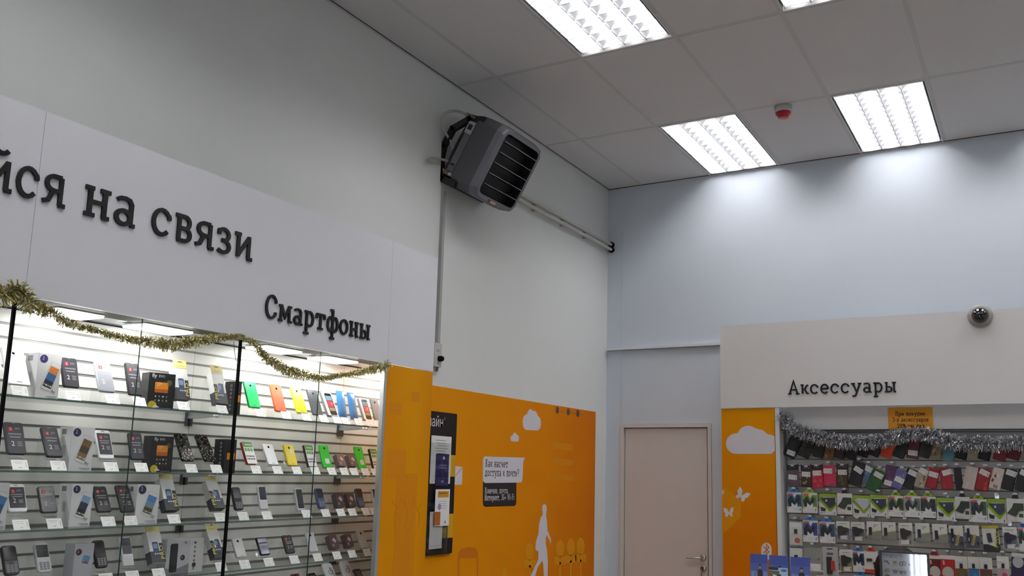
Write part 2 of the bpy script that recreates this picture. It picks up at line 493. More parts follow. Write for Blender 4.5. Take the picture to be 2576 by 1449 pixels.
LAMP_TEXT = {(1, 2): 'long louvred ceiling lamp nearest the grey fan heater, cut by the picture top',
             (3, 2): 'louvred ceiling lamp of which only one end shows beyond the lamp near the heater',
             (1, 0): 'louvred ceiling lamp against the blue back wall, between the fan heater and the red siren',
             (3, 0): 'louvred ceiling lamp against the back wall above the accessories sign, beyond the red siren'}
proto = None
for c, r in LAMPS:
    x = GX0 + TX * c + TX / 2; y = -TY * r - TY / 2
    if proto is None:
        t = empty('ceiling_lamp'); la.build('tray', t); ll.build('louvre', t); lt.build('tubes', t); proto = t
    else:
        t = proto.copy(); COL.objects.link(t)
        for ch in list(proto.children):
            q = ch.copy(); COL.objects.link(q); q.parent = t
    t.location = (x, y, H - .001)
    tag(t, LAMP_TEXT.get((c, r), 'louvred ceiling lamp farther along the shop ceiling'), 'ceiling lamp', 'louvred ceiling lamps' if (c, r) in LAMP_TEXT else 'lamps over the rest of the shop')

# ------------------------------------------------------------------ siren on the ceiling
p = at(1970, 268, 2, H)
s = empty('fire_siren', Matrix.Translation((p.x, p.y, H)))
MB().lathe([(0, -.045), (.055, -.045), (.058, -.03), (.058, 0), (0, 0)], C('#c9c7c6')).build('base', s)
MB().lathe([(0, -.082), (.02, -.082), (.036, -.078), (.04, -.066), (.05, -.058), (.052, -.045), (0, -.045)], C('#b01626', 0.35)).build('sounder', s)
tag(s, 'round fire siren with a red sounder and white base on the ceiling', 'siren')

# ------------------------------------------------------------------ back wall: rail, panel joint, door
struct(MB().box((.02, -.03, 2.692), (1.1, -.001, 2.712), LAM).box((.02, -.034, 2.688), (1.1, -.001, 2.692), GREY).build('trim_2'))
pj = at(1568, 640, 1, 0)
struct(MB().box((pj.x - .004, -.004, 0), (pj.x + .004, -.0005, 3.9), BLUE_WALL).build('trim_3'))
DOORM = mat('cream door leaf', '#dcd8d3', 0.45, noise=0.01, scale=2)
FRAMEM = mat('cream door frame', '#dcd9d4', 0.5)
d = struct(MB().box((DX0 + .006, .012, .01), (DX1 - .014, .05, DZ - .006), DOORM).build('door_1'))
d['label'] = 'plain cream door in the back wall, shut'
b = MB()
b.box((DX0 - .028, -.012, 0), (DX0, .1, DZ + .028), FRAMEM).box((DX1, -.012, 0), (DX1 + .028, .1, DZ + .028), FRAMEM).box((DX0, -.012, DZ), (DX1, .1, DZ + .028), FRAMEM)
b.box((DX0, .052, 0), (DX1, .06, DZ), BLACK)
b.build('door_frame', d)
hp = at(1768, 1403, 1, 0)
CHROME = mat('worn chrome', '#c9c6c0', 0.25, metal=1.0)
hd = MB()
T = back_wall(hp.x, hp.z, .012)
hd.lathe([(0, .012), (.02, .012), (.025, .008), (.026, 0)], CHROME, T)
hd.tube([(0, 0, .01), (0, 0, .045), (-.015, 0, .055), (-.12, -.006, .055)], [.009, .009, .009, .008], CHROME, 10, T)
hd.build('door_handle', d)
k = at(1768, 1430, 1, 0)
kd = MB(); T = back_wall(k.x, k.z, .012)
kd.lathe([(0, .010), (.02, .010), (.025, .006), (.026, 0)], CHROME, T)
kd.box((-.006, -.012, .008), (.006, .012, .03), C('#3a332c'), T)
kd.build('keyhole_plate', d)
ky = MB(); T = back_wall(k.x - .004, k.z - .01, 0.0)
ky.tube([(0, 0, .012), (.0, -.012, .02), (-.002, -.05, .018)], .003, C('#6b6258'), 6, T)
ky.rbox(.022, .05, .012, .018, .008, C('#4d3f36'), T, None, -.004, -.07)
tag(ky.build('key_bunch'), 'small bunch of keys hanging from the lock of the cream door', 'keys')

# ------------------------------------------------------------------ grey fan heater on the side wall
th = .524; hw, hh, hdp = .490, .486, .222
O = Vector((.170, -2.274, 3.634))
Mh = basis(Vector((0, 1, 0)), Vector((math.sin(th), 0, math.cos(th))), Vector((math.cos(th), 0, -math.sin(th))), O)
t = empty('fan_heater', Mh)
tag(t, 'dark grey fan heater with black louvres tilted down from the side wall', 'heater')
CAS = mat('dark grey heater casing', '#504e52', 0.6, noise=0.12, scale=90, bump=0.15)
CASF = mat('grey heater front', '#65646b', 0.5)
SLAT_B = mat('black heater louvre', '#111114', 0.3, spec=0.8)
b = MB()
oc = []                                                          # chamfered outline
for sx, sy in ((1, 1), (-1, 1), (-1, -1), (1, -1)):
    cx_, cy_ = sx * hw / 2, sy * hh / 2
    pts = [(cx_, cy_ - sy * .055), (cx_ - sx * .03, cy_ - sy * .012), (cx_ - sx * .1, cy_)]
    oc += pts if sx * sy > 0 else pts[::-1]
k = len(oc)
sc = lambda q, f: [(x * f, y * f) for x, y in q]
win_unused = rr(hw - .13, hh - .10, .03, .0, .0, 3)
rings = [(sc(oc, .97), 0), (oc, .015), (oc, hdp - .05), (sc(oc, .965), hdp - .012), (sc(oc, .93), hdp)]
vs = [(x, y, z) for ring, z in rings for x, y in ring]
b.add(vs, [tuple(range(k - 1, -1, -1))], CAS)
b.add(vs, [(j * k + i, j * k + (i + 1) % k, (j + 1) * k + (i + 1) % k, (j + 1) * k + i) for j in range(2) for i in range(k)], CAS)
b.add(vs, [(j * k + i, j * k + (i + 1) % k, (j + 1) * k + (i + 1) % k, (j + 1) * k + i) for j in (2, 3) for i in range(k)], CASF)
o = b.build('casing', t)
b = MB()                                                         # front plate with a window
fw, fh = hw - .085, hh - .085
outer = sc(oc, .93)
wn = [(sx * (fw / 2 - a), sy * (fh / 2 - c_)) for sx, sy in ((1, 1), (-1, 1), (-1, -1), (1, -1)) for a, c_ in (((0, .03), (.012, .006), (.04, 0)) if sx * sy > 0 else ((.04, 0), (.012, .006), (0, .03)))]
vs = [(x, y, hdp + .001) for x, y in outer] + [(x, y, hdp + .001) for x, y in wn] + [(x * .97, y * .97, hdp - .07) for x, y in wn]
b.add(vs, [(i, (i + 1) % k, k + (i + 1) % k, k + i) for i in range(k)], CASF)
b.add(vs, [(k + i, k + (i + 1) % k, 2 * k + (i + 1) % k, 2 * k + i) for i in range(k)] + [tuple(range(2 * k, 3 * k))], C('#0b0b0d', .6))
o = b.build('front_plate', t)
for j in range(5):                                               # louvre blades
    y = fh / 2 - .055 - j * (fh - .075) / 4.6
    b = MB()
    T = Matrix.Translation((0, y, hdp + .004)) @ Matrix.Rotation(-.12, 4, 'X')
    pr = [(-.042, -.001), (.0, -.001), (.004, .001), (-.002, .003), (-.042, .002)]
    Tb = T @ basis(Vector((0, 0, 1)), Vector((0, 1, 0)), Vector((-1, 0, 0)), Vector((fw / 2 - .004, 0, 0)))
    b.prism(pr, 0, fw - .008, SLAT_B, Tb)
    b.box((-fw / 2 + .006, .0005, .0), (fw / 2 - .006, .0035, .0055), C('#9a9aa4', .4), T)
    b.build('louvre_blade', t)
b = MB(); b.box((-.075, -hh / 2 + .012, hdp - .0005), (.02, -hh / 2 + .032, hdp + .002), C('#6d2a22'))
b.box((-.045, -hh / 2 + .015, hdp + .002), (.016, -hh / 2 + .029, hdp + .0024), C('#b9b3b0'))
b.build('maker_plate', t)
DK = mat('black bracket steel', '#141417', 0.5)
b = MB()                                                         # round fan housing behind the casing
b.lathe([(0, -.075), (.06, -.075), (.11, -.06), (.15, -.03), (.16, .0)], DK)
b.build('fan_housing', t)
b = MB(); b.box((-hw / 2 + .006, -.17, -.05), (-hw / 2 + .05, .10, .0), C('#6d6e73'))
b.box((-hw / 2 + .004, .09, -.055), (-hw / 2 + .052, .17, .0), C('#b4b3b8')).box((-hw / 2 + .003, .115, -.045), (-hw / 2 + .004, .15, -.012), INKD).box((-hw / 2 + .003, -.13, -.04), (-hw / 2 + .006, -.115, -.01), INKD)
b.build('terminal_box', t)
b = MB()                                                         # grille ring
b.tube([(-hw / 2 + .03 + .02 * math.sin(a), .16 * math.cos(a), -.06 - .035 * math.sin(a)) for a in [PI * q / 14 for q in range(15)]], .012, C('#2b2b30'), 6)
for q_ in range(1, 14):
    a = PI * q_ / 14
    b.box((-.004, -.002, -.017), (.004, .002, .012), C('#8f9094'), Matrix.Translation((-hw / 2 + .03 + .02 * math.sin(a), .16 * math.cos(a), -.06 - .035 * math.sin(a))))
b.build('guard_ring', t)
Mi = Mh.inverted()
def hl(x, y, z):
    return Mi @ Vector((x, y, z))
# bent bracket arms, near side and far side
b = MB()
for yy in (-2.515, -2.055):
    wp = lambda u, v: Vector((at(u, v, 1, -2.515).x, yy, at(u, v, 1, -2.515).z))
    for pts in ([(1107, 442), (1105, 402), (1113, 366), (1137, 322), (1181, 297), (1214, 300)], [(1107, 430), (1110, 447), (1140, 462)]):
        pts = [wp(*q) for q in pts]
        for i in range(len(pts) - 1):
            a, c_ = pts[i], pts[i + 1]
            dv = (c_ - a).normalized(); nv = Vector((-dv.z, 0, dv.x)) * .019; a = a - dv * .012; c_ = c_ + dv * .012
            vs = [a - nv, a + nv, c_ + nv, c_ - nv]
            vs = vs + [p + Vector((0, .03, 0)) for p in vs]
            b.add([Mi @ p for p in vs], [(0, 1, 2, 3), (7, 6, 5, 4), (0, 4, 5, 1), (1, 5, 6, 2), (2, 6, 7, 3), (3, 7, 4, 0)], DK)
b.box((0, 0, 0), (.012, .49, .06), DK, Mi @ Matrix.Translation((.001, -2.515, 3.44)))
b.build('wall_bracket', t)
BRASS = mat('dull brass fitting', '#8a7c62', 0.4, metal=0.6)
HOSE = mat('pale plastic hose', '#b9b6ae', 0.5)
def np_(u, v, y=-2.5):
    return at(u, v, 1, y)
def fitting(p, q):
    """brass union from the casing at p out to q"""
    b = MB(); d_ = q - p
    b.tube([Mi @ p, Mi @ (p + d_ * .35)], .012, C('#d7d5d2'), 10)
    b.tube([Mi @ (p + d_ * .25), Mi @ (p + d_ * .62)], .018, BRASS, 6)
    b.tube([Mi @ (p + d_ * .58), Mi @ q], .015, C('#948a78'), 8)
    b.build('pipe_fitting', t)
fitting(np_(1206, 303), np_(1175, 288)); fitting(np_(1137, 441), np_(1107, 425))
def smooth(P, n=6):
    o = []
    for i in range(len(P) - 1):
        p0, p1, p2, p3 = P[max(i - 1, 0)], P[i], P[i + 1], P[min(i + 2, len(P) - 1)]
        for k in range(n):
            s_ = k / n
            o.append(.5 * (2 * p1 + (p2 - p0) * s_ + (2 * p0 - 5 * p1 + 4 * p2 - p3) * s_ ** 2 + (3 * p1 - p0 - 3 * p2 + p3) * s_ ** 3))
    return o + [P[-1]]
def hose(pts):
    MB().tube([Mi @ p for p in smooth(pts)], .0085, HOSE, 8).build('hose', t)
hose([np_(1177, 289), np_(1150, 279, -2.5), at(1125, 283, 0, .07), at(1112, 300, 0, .055), at(1116, 325, 0, .05), np_(1130, 350, -2.5), np_(1140, 372, -2.46)])
hose([np_(1109, 426), np_(1096, 416, -2.5), at(1080, 404, 0, .035), at(1082, 397, 0, .03), at(1100, 399, 0, .03), at(1122, 404, 0, .03), at(1136, 412, 0, .035)])

PIPE = mat('white heating pipe', '#c9c8c0', 0.45)
for z0, nm, lb in ((3.618, 'heating_pipe', 'upper of two white heating pipes along the side wall'), (3.575, 'heating_pipe', 'lower of two white heating pipes along the side wall')):
    t2 = empty(nm, Matrix.Translation((.042, -1.3, z0)))
    MB().tube([(0, -1.16, 0), (0, 1.295, 0)], .0135, PIPE, 10).build('pipe', t2)
    MB().lathe([(.0145, -.01), (.025, -.01), (.026, 0), (.025, .012), (.0145, .012)], BLACK, Matrix.Translation((0, 1.285, 0)) @ Matrix.Rotation(PI / 2, 4, 'X')).build('wall_collar', t2)
    for yy in (-.6, -.05, .4, .8):
        MB().box((-.041, -.004, -.0145), (.002, .004, .0145), C('#bdbbb3')).build('clip', t2, (0, yy, 0))
    tag(t2, lb, 'pipe', 'heating pipes')

# cable duct and control box
p1 = at(1109, 480, 0, 0); p2 = at(1097, 880, 0, 0)
b = MB().box((0, -.014, 2.38), (.02, .014, 3.38), C('#a9a7a6')).box((.02, -.0145, 2.38), (.021, -.012, 3.38), C('#8d8b8a'))  # grey base colour carries the shade lying on the duct
tag(b.build('cable_duct', None, (.0005, -2.487, 0)), 'shaded grey cable duct running down the wall below the fan heater', 'duct')
p = at(1102, 893, 0, .03)
t2 = empty('heater_controller', Matrix.Translation((.001, p.y, p.z)))
MB().rbox(.075, .145, 0, .03, .006, C('#c7c7c3'), left_wall(0, 0, 0), None, 0, 0).build('box', t2)
MB().lathe([(0, .028), (.014, .028), (.017, .02), (.018, 0)], BLACK, left_wall(.012, -.022, .03)).build('knob', t2)
b = MB()
T = left_wall(0, 0, .0305)
b.box((-.02, .02, 0), (.012, .024, .0004), INK, T).box((-.02, .03, 0), (.02, .033, .0004), INK, T).box((-.004, -.055, 0), (.004, -.045, .0004), INKD, T)
b.build('scale_print', t2)
tag(t2, 'pale heater control box with a black knob under the cable duct', 'controller')
p = at(1097, 922, 0, .012)
tag(MB().tube([(0, 0, .03), (.01, .004, 0), (.004, 0, -.03)], .009, C('#77746c'), 8).build('cable_gland', None, (.012, p.y, p.z)), 'small grey cable gland just below the heater control box', 'cable gland')

# ------------------------------------------------------------------ phone showcases along the side wall
XB, XF = .05, .34                            # slat panel face and front face
ZS, ZT = 2.178, 2.811                        # soffit and top of the white fascia
YJ = [-6.218, -5.272, -4.327, -3.373, -2.975]     # case divisions along the wall
ORANGE = None
for i, (y0, y1) in enumerate(((-7.6, -5.2455), (-5.2455, -3.371), (-3.371, -2.975))):
    lb = ('white fascia board at the far end of the phone cases, starting the slogan',
          'long white fascia board carrying the words over the glass phone cases',
          'narrow blank white fascia board above the orange pillar')[i]
    b = MB()
    b.box((XF - .018, y0 + .0007, ZS), (XF, y1 - .0007, ZT), LAM)
    tag(b.build('fascia_board'), lb, 'fascia board', 'fascia boards over the phone cases')
GR0, GP = 2.125, .05
def slatwall(y0, y1, z0, z1, gr0, x, T=None):
    b = MB()
    zs = []
    k = math.ceil((z1 - gr0) / GP) ; z = gr0 + k * GP
    while z > z0:
        if z < z1 - .01:
            zs.append(z)
        z -= GP
    top = z1
    for z in zs:
        b.box((x - .012, y0, z + .004), (x, y1, top), SLAT, T)
        b.box((x - .0125, y0, z - .004), (x - .0022, y1, z + .004), GROOVE, T)
        b.box((x - .008, y0, z - .0052), (x + .0006, y1, z - .004), GROOVE, T)
        top = z - .004
    b.box((x - .012, y0, z0), (x, y1, top), SLAT, T)
    return b
CASE_TEXT = ['glass phone case at the far end of the row, mostly out of sight', 'glass phone case between two black posts, full of dark phones and white boxes',
             'glass phone case holding bright green, orange and yellow phones', 'narrow end of the phone cases behind the orange pillar']
SPOTM = mat('lit showcase panel', (1.0, 0.99, 0.96), 0.5, emit=SPOT)
for i in range(4):
    y0, y1 = YJ[i], YJ[i + 1]
    t = empty('phone_showcase', Matrix.Translation((0, (y0 + y1) / 2, 0)))
    tag(t, CASE_TEXT[i], 'showcase', 'phone showcases')
    dy = -(y0 + y1) / 2
    T = Matrix.Translation((0, dy, 0))
    # the slat panels are hung a hand further along than the glass fronts
    q0, q1 = y0 + .0155, y1 + .0155
    if i == 3:
        q1 = -2.985
    slatwall(q0 + .001, q1 - .001, .62, ZS - .002, GR0, XB, T).build('slat_panel', t)
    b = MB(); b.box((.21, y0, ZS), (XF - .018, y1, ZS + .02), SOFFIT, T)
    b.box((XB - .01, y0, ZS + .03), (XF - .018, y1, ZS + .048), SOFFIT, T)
    b.build('top_board', t)
    b = MB(); b.box((XB - .01, y0, ZS + .006), (.21, y1, ZS + .02), LAM, T)
    b.box((XB + .0005, y0, ZS - .001), (XB + .004, y1, ZS + .0025), BLACK, T)
    b.build('lit_soffit', t)
    b = MB(); b.box((.002, y0, .1), (XF - .03, y1, .60), LAM, T).box((.003, y0, 0), (XF - .06, y1, .1), DARKALU, T)
    b.build('base_cupboard', t)
    if i < 3:
        for k in range(2):                                # two sliding panes
            a, c_ = (y0 + .006, (y0 + y1) / 2 + .006) if k == 0 else ((y0 + y1) / 2 - .012, y1 - .006)
            x = XF - .012 - .006 * k
            pn = MB().box((x, a, .62), (x + .004, c_, ZS - .002), GLASS, T).build('glass_pane', t)
            if k:
                continue
            e = MB()
            yy = c_ if k == 0 else a
            e.box((x - .0002, yy - .0012 if k == 0 else yy - .001, .62), (x + .0042, yy + .001 if k == 0 else yy + .002, ZS - .002), GLASS_EDGE, T)
            e.build('polished_edge', pn)
        b = MB(); b.box((XF - .010, y1 - .005, .6), (XF, y1 + .005, ZS), BLACK, T)
        b.build('black_post', t)
# orange pillar that closes the row
def print_mat(name, c0, c1, c2, axis, lo_, hi_, seed=0):
    """printed orange graphic: broad soft colour patches as on the photograph's foil"""
    m = bpy.data.materials.new(name); m.use_nodes = True
    nt = m.node_tree; p = nt.nodes['Principled BSDF']; p.inputs['Roughness'].default_value = .65; p.inputs['Specular IOR Level'].default_value = .1
    tc = nt.nodes.new('ShaderNodeTexCoord'); nz = nt.nodes.new('ShaderNodeTexNoise'); nz.inputs['Scale'].default_value = 1.6; nz.inputs['Detail'].default_value = 2
    sp = nt.nodes.new('ShaderNodeSeparateXYZ'); mr = nt.nodes.new('ShaderNodeMapRange')
    mr.inputs[1].default_value = lo_; mr.inputs[2].default_value = hi_
    ad = nt.nodes.new('ShaderNodeMath'); ad.operation = 'MULTIPLY_ADD'; ad.inputs[1].default_value = .5; 
    cr = nt.nodes.new('ShaderNodeValToRGB')
    cr.color_ramp.elements[0].color = lin(c0); cr.color_ramp.elements[0].position = .15
    cr.color_ramp.elements[1].color = lin(c2); cr.color_ramp.elements[1].position = 1.05 if False else 1.0
    e = cr.color_ramp.elements.new(.6); e.color = lin(c1)
    nt.links.new(tc.outputs['Object'], nz.inputs['Vector']); nt.links.new(tc.outputs['Object'], sp.inputs[0])
    nt.links.new(sp.outputs[axis], mr.inputs[0])
    nt.links.new(nz.outputs['Fac'], ad.inputs[0]); 
    sub = nt.nodes.new('ShaderNodeMath'); sub.operation = 'SUBTRACT'; sub.inputs[1].default_value = .25
    nt.links.new(mr.outputs[0], sub.inputs[0]); nt.links.new(sub.outputs[0], ad.inputs[2])
    nt.links.new(ad.outputs[0], cr.inputs[0]); nt.links.new(cr.outputs[0], p.inputs['Base Color'])
    return m
OR_P = print_mat('orange pillar print', '#d68a04', '#d89204', '#cc7e04', 1, -3.4, -2.9)
OR_M = print_mat('orange mural print', '#de8e04', '#d68004', '#c66a05', 1, -2.6, -.2)
OR_B = print_mat('orange panel print', '#d07204', '#d48204', '#de9602', 2, .9, 2.2)
OR_T1 = mat('faint yellow print', '#d68e04', 0.6, spec=.2)
OR_T2 = mat('faint deep orange print', '#c67008', 0.6, spec=.2)
OR_T3 = mat('faint orange print', '#d08204', 0.6, spec=.2)
WPRINT = mat('white print', '#dedce4', 0.55, spec=.35)
BPRINT = mat('black print', '#141213', 0.5)
t = empty('orange_end_panel', Matrix.Translation((0, 0, 0)))
tag(t, 'orange printed pillar closing the row of phone cases', 'pillar panel')
b = MB(); b.box((XF - .016, -3.371, .0), (XF - .002, -2.976, ZS - .004), OR_P)
T = left_wall(0, 0, XF - .002)
for k_, (u0, v0, u1, v1) in enumerate(((980, 1011, 1010, 1045), (1036, 985, 1055, 1012), (975, 1130, 1020, 1205), (1000, 1190, 1040, 1449))):
    a = at(u0, v0, 0, XF); c_ = at(u1, v1, 0, XF)
    b.box((XF - .002, a.y, c_.z), (XF - .0018 + .0001 * k_, c_.y, a.z), OR_T3)
tr = lambda u, v, x: (lambda q: (q.y, q.z))(at(u, v, 0, x))
random.seed(3)
for bx, by in ((1010, 1449), (1032, 1449)):             # faint printed tree
    def branch(u, v, a, L, w, dpt):
        u2 = u + math.cos(a) * L; v2 = v - math.sin(a) * L
        if not (985 < u2 < 1066):
            return
        pts = [tr(u - w, v, XF), tr(u + w, v, XF), tr(u2 + w * .6, v2, XF), tr(u2 - w * .6, v2, XF)]
        b.prism(pts, .0, .0007 + .0001 * dpt + .00004 * (len(b.f) % 7), OR_T3, T)
        if dpt < 4:
            for da in (-.45, .35):
                branch(u2, v2, a + da + random.uniform(-.15, .15), L * .68, w * .6, dpt + 1)
    branch(bx, by, PI / 2, 75, 4 if bx == 1012 else 2, 0)
b.build('printed_board', t)
MB().box((XF - .022, -3.392, 0), (XF + .002, -3.371, ZS - .003), ALU).build('edge_profile', t)
MB().box((.002, -2.986, 0), (XF - .017, -2.976, ZS + .3), LAM).build('end_board', t)

# small square lights set into the soffit
SP = [(-5.08, -4.90), (-4.73, -4.505), (-4.11, -3.89), (-3.72, -3.50), (-3.22, -3.06), (-5.66, -5.44), (-6.02, -5.80)]
ST = ['lit square panel in the soffit beside the far black post', 'lit square panel in the soffit, second from the far black post', 'lit square panel in the soffit just past the middle black post',
      'lit square panel in the soffit under the end of the smartphones sign', 'lit square panel in the soffit behind the orange pillar', 'lit square panel beyond the far black post', 'lit square panel farthest along the row of cases']
for (y0, y1), lb in zip(SP, ST):
    t = empty('showcase_light', Matrix.Translation((.195, (y0 + y1) / 2, ZS - .0005)))
    hwid = (y1 - y0) / 2
    MB().prism(rr(.140, 2 * hwid, .012), -.012, -.005, SPOTM).build('diffuser', t)
    MB().prism(rr(.146, 2 * hwid + .006, .014), -.005, 0, LAM).build('rim', t)
    tag(t, lb, 'showcase light', 'lights in the showcase soffit')

# raised black letters
def sign(text, pts_w, z, xh, plane, lbl, start, end, zoff=.0006):
    s = xh / .70; gap = .06
    total = text_width(text, s, gap); sx = (end - start) / total
    x = start; k = 0
    ords = ['first', 'second', 'third', 'fourth', 'fifth', 'sixth', 'seventh', 'eighth', 'ninth', 'tenth', 'eleventh', 'twelfth']
    for ch in text:
        wdt = (GL[ch][0]) * s * sx
        if ch != ' ':
            mb = MB()
            T = (left_wall(x, z, XF + zoff) if plane == 'L' else back_wall(x, z, -.22 - zoff))
            glyph(mb, ch, 0, 0, s, LETTER, 0, .008, None, .047, sx)
            o = mb.build('sign_letter', None, None, T)
            tag(o, 'black raised letter, %s of %s' % (ords[k], lbl), 'letter', 'letters of ' + lbl)
            k += 1
        x += wdt + gap * s * sx
sign('йся', 0, 2.495, .112, 'L', 'the cut-off first word of the long slogan', -5.42, -5.147)
sign('на', 0, 2.495, .112, 'L', 'the short middle word of the long slogan', -5.083, -4.872)
sign('связи', 0, 2.495, .112, 'L', 'the last word of the long slogan', -4.807, -4.308)
sign('Смартфоны', 0, 2.272, .0765, 'L', 'the smartphones sign', -4.215, -3.522)
sign('Аксессуары', 0, 2.264, .0745, 'B', 'the accessories sign', 1.584, 2.34)

# ------------------------------------------------------------------ glass shelves and their brackets
SHZ = [1.861, 1.617, 1.422, 1.222, 1.025]
SPAN = [(-6.18, -5.30), (-5.235, -4.345), (-4.29, -3.40), (-3.335, -2.99)]
ORD = ['topmost', 'second', 'third', 'fourth', 'fifth']
CASEN = ['in the farthest case', 'in the case of dark phones', 'in the case of bright phones', 'in the end case behind the orange pillar']
shelf_o = {}
for si, z in enumerate(SHZ):
    for ci, (y0, y1) in enumerate(SPAN):
        t = empty('glass_shelf', Matrix.Translation((XB, (y0 + y1) / 2, z)))
        L = (y1 - y0) / 2 + .025
        MB().box((.003, -L, -.006), (.2, L, 0), SHELF_GLASS).build('sheet', t)
        MB().box((.2, -L, -.006), (.2015, L, 0), SHELF_EDGE).build('polished_edge', t)
        tag(t, '%s glass shelf %s' % (ORD[si], CASEN[ci]), 'shelf', 'glass shelves')
        for e, yy in enumerate((y0 - .021, y1 + .021)):
            br = MB(); ar = MB()
            br.box((0.001, -.012, -.05), (.006, .012, .0), DARKALU)
            ar.prism([(.004, -.02), (.004, -.0065), (.165, -.0065), (.165, -.013)], -.002, .002, ALU, basis(Vector((1, 0, 0)), Vector((0, 0, 1)), Vector((0, -1, 0)), Vector((0, 0, 0))))
            bo = empty('shelf_bracket', Matrix.Translation((XB, yy, z)))
            br.build('wall_plate', bo); ar.build('arm', bo)
            MB().lathe([(0, .006), (.006, .004), (.007, 0), (.006, -.004), (0, -.006)], C('#dcdcda'), Matrix.Translation((.166, 0, -.011))).build('end_cap', bo)
            tag(bo, 'grey bracket at the %s end of the %s shelf, %s' % ('far' if e == 0 else 'near', ORD[si], ('farthest case', 'dark phone case', 'bright phone case', 'end case behind orange pillar')[ci]), 'bracket', 'shelf brackets')

# ------------------------------------------------------------------ phones, boxes and price stands in the cases
SCREEN = mat('black phone glass', '#17161a', 0.18, spec=0.7)
SCREENB = mat('blue grey phone glass', '#2c3140', 0.2, spec=0.7)
DARKB = mat('dark phone body', '#242126', 0.4)
BROWNB = mat('brown black phone body', '#2a2220', 0.4)
WHITEB = mat('white phone body', '#eeeef0', 0.3, spec=0.6)
SILV = mat('silver phone face', '#b9bcc4', 0.3, metal=0.3)
STICK = mat('dummy sticker dark', '#33303a', 0.45)
RED = C('#c4202c'); STX = C('#9a98a2'); WHT = C('#ededf0')
GLIT = bpy.data.materials.new('painted glitter skin'); GLIT.use_nodes = True  # sparkle highlights are put into the base colour as bright cells
_n = GLIT.node_tree; _p = _n.nodes['Principled BSDF']; _v = _n.nodes.new('ShaderNodeTexVoronoi'); _v.inputs['Scale'].default_value = 260
_tc = _n.nodes.new('ShaderNodeTexCoord'); _r = _n.nodes.new('ShaderNodeValToRGB'); _r.color_ramp.elements[0].color = lin('#15110f'); _r.color_ramp.elements[1].color = lin('#efe4dc'); _r.color_ramp.elements[0].position = .72; _r.color_ramp.elements[1].position = .95
_n.links.new(_tc.outputs['Object'], _v.inputs['Vector']); _n.links.new(_v.outputs['Color'], _r.inputs[0]); _n.links.new(_r.outputs[0], _p.inputs['Base Color'])
_bm = _n.nodes.new('ShaderNodeBump'); _bm.inputs['Strength'].default_value = 1.0; _bm.inputs['Distance'].default_value = .004
_n.links.new(_v.outputs['Color'], _bm.inputs['Height']); _n.links.new(_bm.outputs[0], _p.inputs['Normal']); _p.inputs['Roughness'].default_value = .15; _p.inputs['Metallic'].default_value = .5
BAGM = mat('blue plastic bag', '#3f84c4', 0.3, spec=0.6, noise=0.15, scale=30, bump=0.6)

def sticker(b, w, h, z, dx=0, big=True):
    """dummy screen print: a red badge, lines of print and a large 2"""
    b.prism(rr(w * .24, w * .24, .002, dx - w * .22, h * .30), z, z + .0003, RED)
    sans(b, '2', dx - w * .22, h * .30 - w * .07, w * .2, WHT, z + .0005)
    sans(b, 'SIM', dx + w * .16, h * .285, w * .2, STX, z + .0003)
    for q, (fy, fw) in enumerate(((.12, .74), (.02, .62))):
        b.box((dx - w * fw / 2, h * fy, z), (dx + w * fw / 2, h * fy + .0035, z + .0002), STX)
    sans(b, '2', dx - w * .18, -h * .26, w * .42, WHT, z + .0004)
    for q in range(3):
        b.box((dx + w * .08, -h * (.14 + .06 * q), z), (dx + w * .36, -h * (.14 + .06 * q) + .0025, z + .0002), STX)

